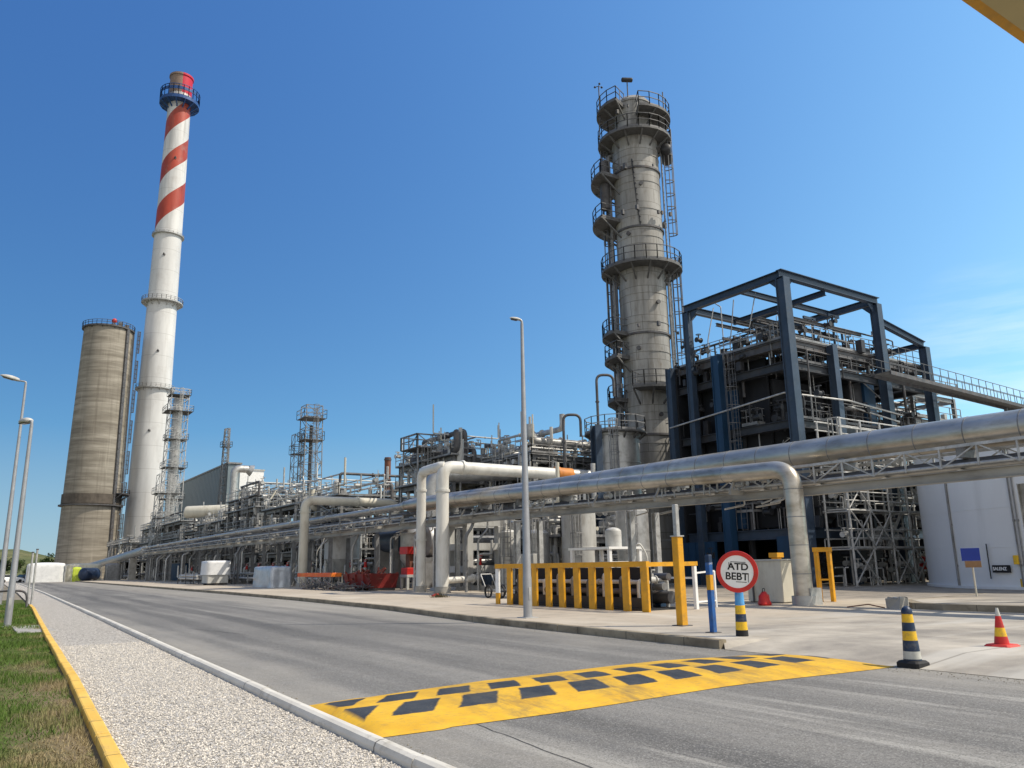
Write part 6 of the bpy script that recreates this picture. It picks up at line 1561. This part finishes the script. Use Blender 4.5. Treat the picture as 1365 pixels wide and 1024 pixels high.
# skids and tanks under the near pipes
rt = thing('white_pump_skid', 'white framed pump skid behind the yellow guard fence', 'skid', (27.4, 32.2, PZ))
x0_, y0_ = PB(745, 740, 29).x, 28.0
for y in (30.7, 33.7):
    for x in (26.4, 28.4): m = MB(); m.bbox(x - .09, x + .09, y - .09, y + .09, PZ, 2.3, .01); m.build('post', WHITE, rt)
m = MB(); m.box(26.25, 28.55, 30.55, 33.85, 2.3, 2.42); m.build('top_deck', WHITE, rt); m = MB(); m.bbox(26.5, 28.3, 30.8, 32.0, .3, 1.7, .03); m.build('tank_box', LGREY, rt)
m = MB(); m.vessel((27.4, 32.4, .8), (27.4, 33.4, .8), .4, 14); m.tube((27.4, 32.9, 1.2), (27.4, 32.9, 2.3), .1, 10); m.build('pump', MIDGR, rt)
m = MB(); m.vessel((27.3, 31.4, 2.45), (27.3, 31.4, 3.2), .42, 16); m.build('dosing_pot', LGREY, rt)
def vtank(label, x, y, r, h, mt, lad=True):
    rt = thing('vertical_tank', label, 'tank', (x, y, PZ)); m = MB(); m.lathe([(r * 1.05, PZ), (r * 1.05, PZ + .15), (r, PZ + .15), (r, h * .5), (r * 1.02, h * .5 + .01), (r * 1.02, h * .5 + .1), (r, h * .5 + .11), (r, h), (r * .7, h + r * .25), (0, h + r * .35)], (x, y, 0), 28); m.build('shell', mt, rt)
    m = MB(); m.tube((x - .2, y, h + r * .2), (x - .2, y, h + r * .35 + .4), .12, 10); m.build('nozzle', mt, rt)
    if lad: m = MB(); ladder(m, x - r * .75, y - r * .75, PZ, h + .8, (-.7, -.7), w=.045); m.build('caged_ladder', RAIL, rt)
vtank('grey upright tank behind the white pump skid', 30.3, 33.2, .9, 4.4, ALUD)
vtank('taller pale upright tank left of the grey upright tank', 29.2, 36.6, 1.0, 4.9, LGREY)
vtank('short silver upright tank left of the two taller upright tanks', 27.6, 38.6, .75, 3.4, ALUD)
vtank('slim white upright tank beside the concrete pipe frames', 27.6, 41.6, .5, 3.6, WHITEP)
rt = thing('control_cabinet', 'grey control cabinet under the rack left of the silver upright tank', 'cabinet', (26.2, 37.4, PZ))
m = MB(); m.bbox(25.9, 26.6, 36.6, 38.1, PZ + .1, 2.2, .02); m.build('body', LGREY, rt); m = MB(); m.box(25.95, 26.55, 36.65, 38.05, PZ, PZ + .1); m.build('plinth', CONC, rt); m = MB()
for k in range(2): m.box(25.88, 25.9, 36.66 + .72 * k, 37.3 + .72 * k, .4, 2.1)
m.build('door', GALV, rt)
rt = thing('curved_hose_stand', 'white loop of hose on a stand beside the white pump skid', 'hose', (27.4, 29.6, PZ)); m = MB(); m.path([(27.1, 29.7, PZ), (27.1, 29.7, 2.3), (27.3, 29.5, 2.6), (27.6, 29.3, 2.0), (27.65, 29.3, PZ)], .045, 8, fil=.3); m.build('hose', WHITEP, rt); m = MB(); m.bar((27.15, 29.65, PZ), (27.15, 29.65, 1.8), .08); m.build('stand', STEEL, rt)
# pump sets and a ground-level sleeper rack under the long pipe rack
def pump_set(label, x, y):
    rt = thing('pump_set', label, 'pump', (x, y, PZ), 'pump sets under the pipe rack')
    m = MB(); m.box(x - .45, x + .45, y - .9, y + .9, PZ, PZ + .28); m.build('plinth', CONC, rt)
    m = MB(); m.tube((x, y - .75, .85), (x, y - .05, .85), .24, 16)
    for k in range(6): m.tube((x, y - .7 + k * .1, .85), (x, y - .67 + k * .1, .85), .27, 16)
    m.box(x - .2, x + .2, y - .65, y - .1, PZ + .28, .7); m.build('motor', BLUEST, rt)
    m = MB(); m.lathe([(.1, -.14), (.36, -.12), (.4, 0), (.36, .12), (.1, .14)], (x, y + .4, .85), 20, axis=(0, 1, 0)); m.tube((x, y - .05, .85), (x, y + .3, .85), .09, 10); m.box(x - .15, x + .15, y + .3, y + .5, PZ + .28, .6); m.build('pump_casing', GALV, rt)
    m = MB(); m.path([(x, y + .4, 1.2), (x, y + .4, 2.3), (x + .9, y + .4, 2.3), (x + .9, y + .4, 3.2)], .09, 10); flange(m, (x, y + .4, 1.5), .09, (0, 0, 1)); m.build('discharge_pipe', LGREY, rt)
    m = MB(); m.path([(x, y + .5, .85), (x, y + 1.3, .85), (x, y + 1.3, 1.9), (x + 1, y + 1.3, 1.9)], .12, 10); flange(m, (x, y + .95, .85), .12, (0, 1, 0)); m.build('suction_pipe', ALUD, rt)
    m = MB(); valve(m, (x, y + .4, 1.85), .08, (0, 0, 1), None); m.build('valve', REDP, rt)
    return rt
p0_ = pump_set('small pump set on a concrete plinth in the row under the pipe rack', 26.6, 43.0)
for y in (59.4, 62.6, 67.5, 72, 74.8, 78.4, 83, 88, 92.6, 97.5, 103, 108.5, 114, 120): dup(p0_, (26.0, y, PZ))
rt = thing('sleeper_rack', 'knee-high run of parallel pale pipes on low sleepers behind the white-topped crate', 'pipe rack', (25.0, 88, PZ))
for k, (x, r, mt) in enumerate(((24.5, .1, WHITEP), (24.8, .13, ALUD), (25.15, .08, GALV), (24.55, .07, LGREY))):
    m = MB(); z = .75 if k < 3 else 1.25; m.path([(x, 66 + k, PZ), (x, 66 + k, z), (x, 122 - k, z), (x, 122 - k, z + 1.6)], r, 10); m.build('pipe', mt, rt)
for y in range(68, 122, 6): m = MB(); m.bar((24.2, y, PZ), (24.2, y, 1.15), .1); m.bar((25.5, y, PZ), (25.5, y, 1.15), .1); m.bar((24.1, y, .55), (25.6, y, .55), .12); m.bar((24.1, y, 1.12), (25.6, y, 1.12), .1); m.build('sleeper', GALV, rt)
# tarpaulined boxes
def lumpy(m, seed, amt):
    R = random.Random(seed); m.v = [(a + R.uniform(-amt, amt), b + R.uniform(-amt, amt), c_ + (R.uniform(-amt, amt) if c_ > PZ + .1 else 0)) for a, b, c_ in m.v]
def cover(m, x0, x1, y0, y1, z0, z1, n, seed, amt, crown=.15):
    R = random.Random(seed); vs_ = []; fs = []
    ring = [(x0 + (x1 - x0) * i / n, y0) for i in range(n)] + [(x1, y0 + (y1 - y0) * i / n) for i in range(n)] + [(x1 - (x1 - x0) * i / n, y1) for i in range(n)] + [(x0, y1 - (y1 - y0) * i / n) for i in range(n)]
    L_ = 6; cx, cy = (x0 + x1) / 2, (y0 + y1) / 2
    for k in range(L_ + 4):
        t = min(k, L_) / L_; s = 1.02 - .03 * t if k <= L_ else (.93, .6, .2)[k - L_ - 1]; z = z0 + (z1 - z0) * t + (crown * (.5, .85, 1)[k - L_ - 1] if k > L_ else 0)
        for i, (x, y) in enumerate(ring):
            w_ = amt * (sin(i * 1.9 + seed) + R.uniform(-.6, .6)) * (1.2 - t * .7); vs_.append((cx + (x - cx) * s + w_, cy + (y - cy) * s + w_ * .7, z + R.uniform(-.3, .3) * amt * (k > 0)))
    N_ = len(ring)
    for k in range(L_ + 3): fs += [(k * N_ + i, k * N_ + (i + 1) % N_, (k + 1) * N_ + (i + 1) % N_, (k + 1) * N_ + i) for i in range(N_)]
    fs.append(tuple(range((L_ + 3) * N_, (L_ + 4) * N_))); m.add(vs_, fs, True)
rt = thing('covered_crate', 'white tarpaulin-covered crate with a grey lower half by the rack', 'crate', (21, 86.5, PZ))
m = MB(); cover(m, 19.9, 22.2, 85.3, 87.9, 1.15, 2.5, 5, 1, .03, .08); m.build('tarpaulin', WRAP, rt); m = MB(); m.bbox(20.0, 22.1, 85.4, 87.8, PZ + .2, 1.2, .08); m.build('crate_body', LGREY, rt); m = MB(); m.box(20.1, 22, 85.6, 85.9, PZ, PZ + .2); m.build('skid', STEEL, rt); m = MB(); m.box(20.1, 22, 87.2, 87.5, PZ, PZ + .2); m.build('skid', STEEL, rt)
rt = thing('wrapped_machine', 'long machine wrapped in crinkled silver sheeting', 'machine', (21.5, 68.7, PZ))
m = MB(); cover(m, 20.6, 22.3, 66.4, 71.3, PZ, 1.75, 7, 3, .07, .12); m.build('sheeting', SILVERW, rt); m = MB(); m.tube((21.4, 67, 1.7), (21.4, 67, 2.1), .12, 8); m.build('pipe_stub', STEEL, rt)
for x0_, x1_, y0_, y1_, h, lab, mt, sd in ((8.7, 14.6, 172, 178, 3.2, 'large white tarpaulin tent at the far end of the road', WRAP, 4), (15.0, 20.8, 173, 179, 3.0, 'long cream tarpaulin tent next to the white one', CREAM, 5), (15.6, 17.0, 168.4, 170, 2.3, 'small lime yellow covered pallet in front of the cream tent', LIME, 6), (21.5, 23.8, 170, 173, 2.9, 'pale grey covered load right of the cream tent', DUSTY, 8)):
    rt = thing('covered_load' if sd > 5 else 'tarpaulin_tent', lab, 'tent' if sd < 6 else 'covered load', ((x0_ + x1_) / 2, (y0_ + y1_) / 2, 0)); m = MB(); cover(m, x0_, x1_, y0_, y1_, .0, h, 6, sd, .1, .35); m.build('cover', mt, rt); m = MB(); m.bar((x0_ - .1, y0_ - .15, 0), (x0_ - .1, y0_ - .15, h), .1); m.build('pole', GALV, rt); m = MB(); m.bar((x1_ + .1, y0_ - .15, 0), (x1_ + .1, y0_ - .15, h), .1); m.build('pole', GALV, rt)
x, y = 17.6, 167.5; rt = thing('dark_tank_drum', 'dark round tank end standing in front of the cream tent', 'tank', (x, y, 0)); m = MB(); m.vessel((x - .3, y - .3, 1.3), (x + 1.8, y + 1.5, 1.3), 1.15); m.build('shell', NAVY, rt); m = MB(); m.box(x - .4, x + 1.4, y, y + 1, 0, .4); m.build('cradle', STEEL, rt)
x, y = 22.6, 122; rt = thing('blue_container', 'dark blue site container under the far end of the rack', 'container', (x, y, PZ)); m = MB()
for k in range(24): m.box(25.8 - .06 * (k % 2), 27, 127.5 + k * .25, 127.74 + k * .25, PZ + .1, 2.7)
m.build('body', BLUEDK, rt); rt.location = (26.4, 130, PZ)
for c_ in rt.children: c_.data.transform(Matrix.Translation(V((x, y, PZ)) - V((26.4, 130, PZ))))
m = MB(); m.box(25.7, 27.05, 127.4, 133.6, PZ, PZ + .1); m.box(25.7, 27.05, 127.4, 133.6, 2.7, 2.78); m.build('frame_rail', STEEL, rt)
# low pipe bundles on the ground near the white crate
for (xa, ya, yb_, lab) in ((22.3, 88.6, 97, 'rack of grey pipes stored right of the white-topped crate'), (20.6, 92, 102, 'rack of pale pipes stored behind the white-topped crate')):
    rt = thing('stored_pipes', lab, 'pipes', (xa, (ya + yb_) / 2, PZ))
    for k in range(8): m = MB(); m.tube((xa + .3 * (k % 4), ya + Rc.uniform(0, .6), .75 + .3 * (k // 4)), (xa + .3 * (k % 4), yb_ - Rc.uniform(0, .8), .75 + .3 * (k // 4)), .13, 10); m.build('pipe', Rc.choice((ALUD, GALV, LGREY)), rt)
    for y in (ya + 1, (ya + yb_) / 2, yb_ - 1): m = MB(); m.bar((xa - .25, y, PZ), (xa - .25, y, 1.5), .08); m.bar((xa + 1.2, y, PZ), (xa + 1.2, y, 1.5), .08); m.bar((xa - .25, y, .55), (xa + 1.2, y, .55), .1); m.build('trestle', STEEL, rt)
# dry weeds with a red rag on the apron
x, y = 19.2, 35.1
rt = thing('weed_clump', 'dry weed clump growing from a crack in the apron', 'plant', (x, y, PZ)); m = MB()
for k in range(260):
    a = Rc.uniform(0, 6.28); r = Rc.uniform(0, .5); p = V((x + r * cos(a), y + r * sin(a), PZ)); h = Rc.uniform(.08, .4) * (1 - r); q = p + V((Rc.uniform(-.14, .14), Rc.uniform(-.14, .14), h)); s = V((Rc.uniform(-.012, .012), .01, 0)); m.add([p - s, p + s, q], [(0, 1, 2)])
m.build('stems', mat('dry_weed', (.12, .1, .05), .9, 0, .5, 9), rt)
rt2 = thing('red_rag', 'small red rag on the apron beyond the weed clump', 'rag', (19.8, 36.6, PZ)); m = MB(); m.lathe([(.26, PZ), (.22, PZ + .05), (.1, PZ + .11), (0, PZ + .13)], (19.8, 36.6, 0), 12); lumpy(m, 3, .02); m.build('cloth', REDP, rt2)
rt = thing('valve_trolley', 'low wheeled trolley left of the yellow guard fence', 'trolley', (20.6, 31.5, PZ)); m = MB(); m.bar((20.2, 30.6, .5), (20.2, 32.4, .5), .06); m.bar((20.8, 30.6, .5), (20.8, 32.4, .5), .06); m.bar((20.2, 30.6, .5), (20.8, 30.6, .5), .06); m.bar((20.2, 32.4, .5), (20.8, 32.4, .5), .06); m.path([(20.2, 32.4, .5), (20.2, 32.9, 1.2), (20.8, 32.9, 1.2), (20.8, 32.4, .5)], .025, 8); m.build('frame', GALV, rt)
for yy in (31, 32.1):
    for x in (20.12, 20.88): m = MB(); m.lathe([(.24, -.03), (.3, -.04), (.3, .04), (.24, .03), (.24, -.03)], (x, yy, PZ + .3), 18, axis=(1, 0, 0)); m.bar((x, yy, PZ + .05), (x, yy, PZ + .55), .02); m.bar((x, yy - .26, PZ + .3), (x, yy + .26, PZ + .3), .02); m.build('wheel', BLACKR, rt)

# ------------------------------------------------------------------ far end of the road, left
for (px, py, Y, lab) in ((44, 737, 40, 'left of two thin grey posts where the yellow kerb ends'), (50, 733, 41, 'right of two thin grey posts where the yellow kerb ends')):
    q = PY(px, py, Y); rt = thing('thin_post', lab, 'post', (q.x, q.y, .05)); m = MB(); m.tube((q.x, q.y, .05), (q.x, q.y, q.z), .05, 10); m.build('shaft', GALV, rt); m = MB(); m.tube((q.x, q.y, q.z), (q.x, q.y, q.z + .05), .065, 10); m.build('cap', STEEL, rt)
rt = thing('low_barrier', 'low dark curved barrier rail at the end of the grass verge', 'barrier', (1.6, 44, .05)); m = MB(); m.path([(.2, 46, .06), (.3, 45.4, .7), (1.6, 44.4, .85), (2.3, 44.2, .8), (2.35, 44.2, .06)], .05, 8, fil=.3); m.build('rail', STEEL, rt); m = MB(); m.bar((1.2, 44.7, .05), (1.2, 44.7, .8), .07); m.build('support', STEEL, rt)
def car(label, x, y, ang, mt):
    rt = thing('parked_car', label, 'car', (x, y, 0), 'cars parked beyond the end of the road'); T = Matrix.Translation((x, y, 0)) @ Matrix.Rotation(ang, 4, 'Z')
    sec = [(-2.1, .35, .75, .8), (-2.0, .3, .95, .86), (-1.1, .28, 1.0, .88), (1.0, .28, .98, .88), (1.9, .3, .8, .85), (2.15, .36, .62, .75)]
    m = MB(); m.M = T; vs_ = []
    for X, a, b, w_ in sec: vs_ += [(X, -w_, a), (X, w_, a), (X, w_ * 1.0, b * .8), (X, w_ * .9, b), (X, -w_ * .9, b), (X, -w_, b * .8)]
    m.add(vs_, [(6 * i + k, 6 * i + (k + 1) % 6, 6 * i + 6 + (k + 1) % 6, 6 * i + 6 + k) for i in range(5) for k in range(6)] + [(5, 4, 3, 2, 1, 0), tuple(range(30, 36))]); m.build('body', mt, rt)
    m = MB(); m.M = T; vs_ = [(-1.9, -.72, .96), (-1.9, .72, .96), (1.1, .74, .97), (1.1, -.74, .97), (-1.3, -.58, 1.42), (-1.3, .58, 1.42), (.25, .58, 1.44), (.25, -.58, 1.44)]; m.add(vs_, [(0, 4, 5, 1), (1, 5, 6, 2), (2, 6, 7, 3), (3, 7, 4, 0)]); m.build('window', GLASSD, rt)
    m = MB(); m.M = T; m.box(-1.3, .25, -.57, .57, 1.43, 1.47); m.build('roof', mt, rt)
    for X in (-1.35, 1.35):
        for Y_ in (-.8, .8): m = MB(); m.M = T; m.lathe([(0, -.1), (.31, -.1), (.31, .1), (0, .1)], (X, Y_, .31), 16, axis=(0, 1, 0)); m.build('wheel', BLACKR, rt)
for px, Y, ang, lab, mt in ((14, 150, .3, 'white parked car farthest left beyond the verge', WHITE), (30, 158, 1.9, 'dark parked car between the thin posts and the white car', BLACKS), (57, 166, .6, 'silver parked car just left of the white tent', GALV)):
    q = PY(px, 770, Y); car(lab, q.x, q.y, ang, mt)
LEAF = mat('leaf_mass', (.045, .07, .02), .8, 0, .55, 1.2, spec=.15); BARK = mat('bark', (.09, .07, .05), .9)
def tree(label, x, y, h, r, seed, name='broadleaf_tree'):
    R = random.Random(seed); rt = thing(name, label, 'tree', (x, y, 0), 'trees beyond the end of the road'); m = MB()
    m.path([(x, y, 0), (x + .1, y, h * .35), (x - .1, y + .1, h * .7)], h * .03, 8, fil=.3)
    for k in range(5): a = R.uniform(0, 6.28); m.path([(x, y, h * .3), (x + r * .3 * cos(a), y + r * .3 * sin(a), h * .55), (x + r * .6 * cos(a), y + r * .6 * sin(a), h * .75)], h * .012, 6)
    m.build('trunk', BARK, rt); m = MB()
    for c_ in range(13):
        a = R.uniform(0, 6.28); rr_ = r * R.uniform(.1, .75); cz = h * R.uniform(.38, .85); cr_ = r * R.uniform(.28, .5); cc = V((x + rr_ * cos(a), y + rr_ * sin(a), cz))
        for k in range(80):
            d = V((R.gauss(0, 1), R.gauss(0, 1), R.gauss(0, .8))); d.normalize(); p = cc + d * cr_ * R.uniform(.6, 1.05); s = R.uniform(.14, .3) * h / 6; u_ = V((R.gauss(0, 1), R.gauss(0, 1), R.gauss(0, 1))).normalized(); v_ = u_.cross(d)
            if v_.length < .1: continue
            v_.normalize(); m.quad(p - u_ * s, p + v_ * s * .6, p + u_ * s, p - v_ * s * .6)
    m.build('crown', LEAF, rt)
for k, (px, Y, top, r, lab) in enumerate(((6, 215, 741, 3.2, 'rounded dark green tree at the far left edge'), (22, 260, 744, 3.0, 'low bushy tree right of the rounded dark one'), (40, 232, 748, 2.4, 'smallest green tree in the far row'), (62, 285, 745, 3.6, 'broad tree partly behind the white tent'), (72, 220, 737, 2.6, 'green tree touching the left side of the concrete silo'))):
    q = PY(px, top, Y); tree(lab, q.x, q.y, q.z, r, 40 + k)
# overhead canopy at the gate, its corner just in view
za = 3.9; A_, B_ = G(1306, 0, za), G(1366, 43, za); d = (B_ - A_).normalized(); nrm = V((d.y, -d.x, 0))
if nrm.dot(G(1365, 0, za) - A_) < 0: nrm = -nrm
P0, P1 = A_ - d * 2.5, A_ + d * 1.35
rt = thing('gate_canopy', 'beige edge of an overhead gate canopy in the top right corner', 'canopy', (*(P0 + nrm * 1.5).to_2d(), 0))
m = MB(); q = [P0, P1, P1 + nrm * 3.2, P0 + nrm * 3.2]; m.prism([(p.x, p.y) for p in (q if (q[1] - q[0]).cross(q[2] - q[1]).z > 0 else q[::-1])], za, za + .28); m.build('roof_slab', BEIGE, rt)
m = MB(); e = nrm * -.01; m.bar(P0 - nrm * .03 + V((0, 0, .16)), P1 - nrm * .03 + V((0, 0, .16)), .06, .26); m.build('fascia', YEL, rt)
for t in (.15, .85): m = MB(); p = P0 + (P1 - P0) * t + nrm * 2.7; m.tube((p.x, p.y, 0), (p.x, p.y, za), .1, 12); m.build('post', YEL, rt)
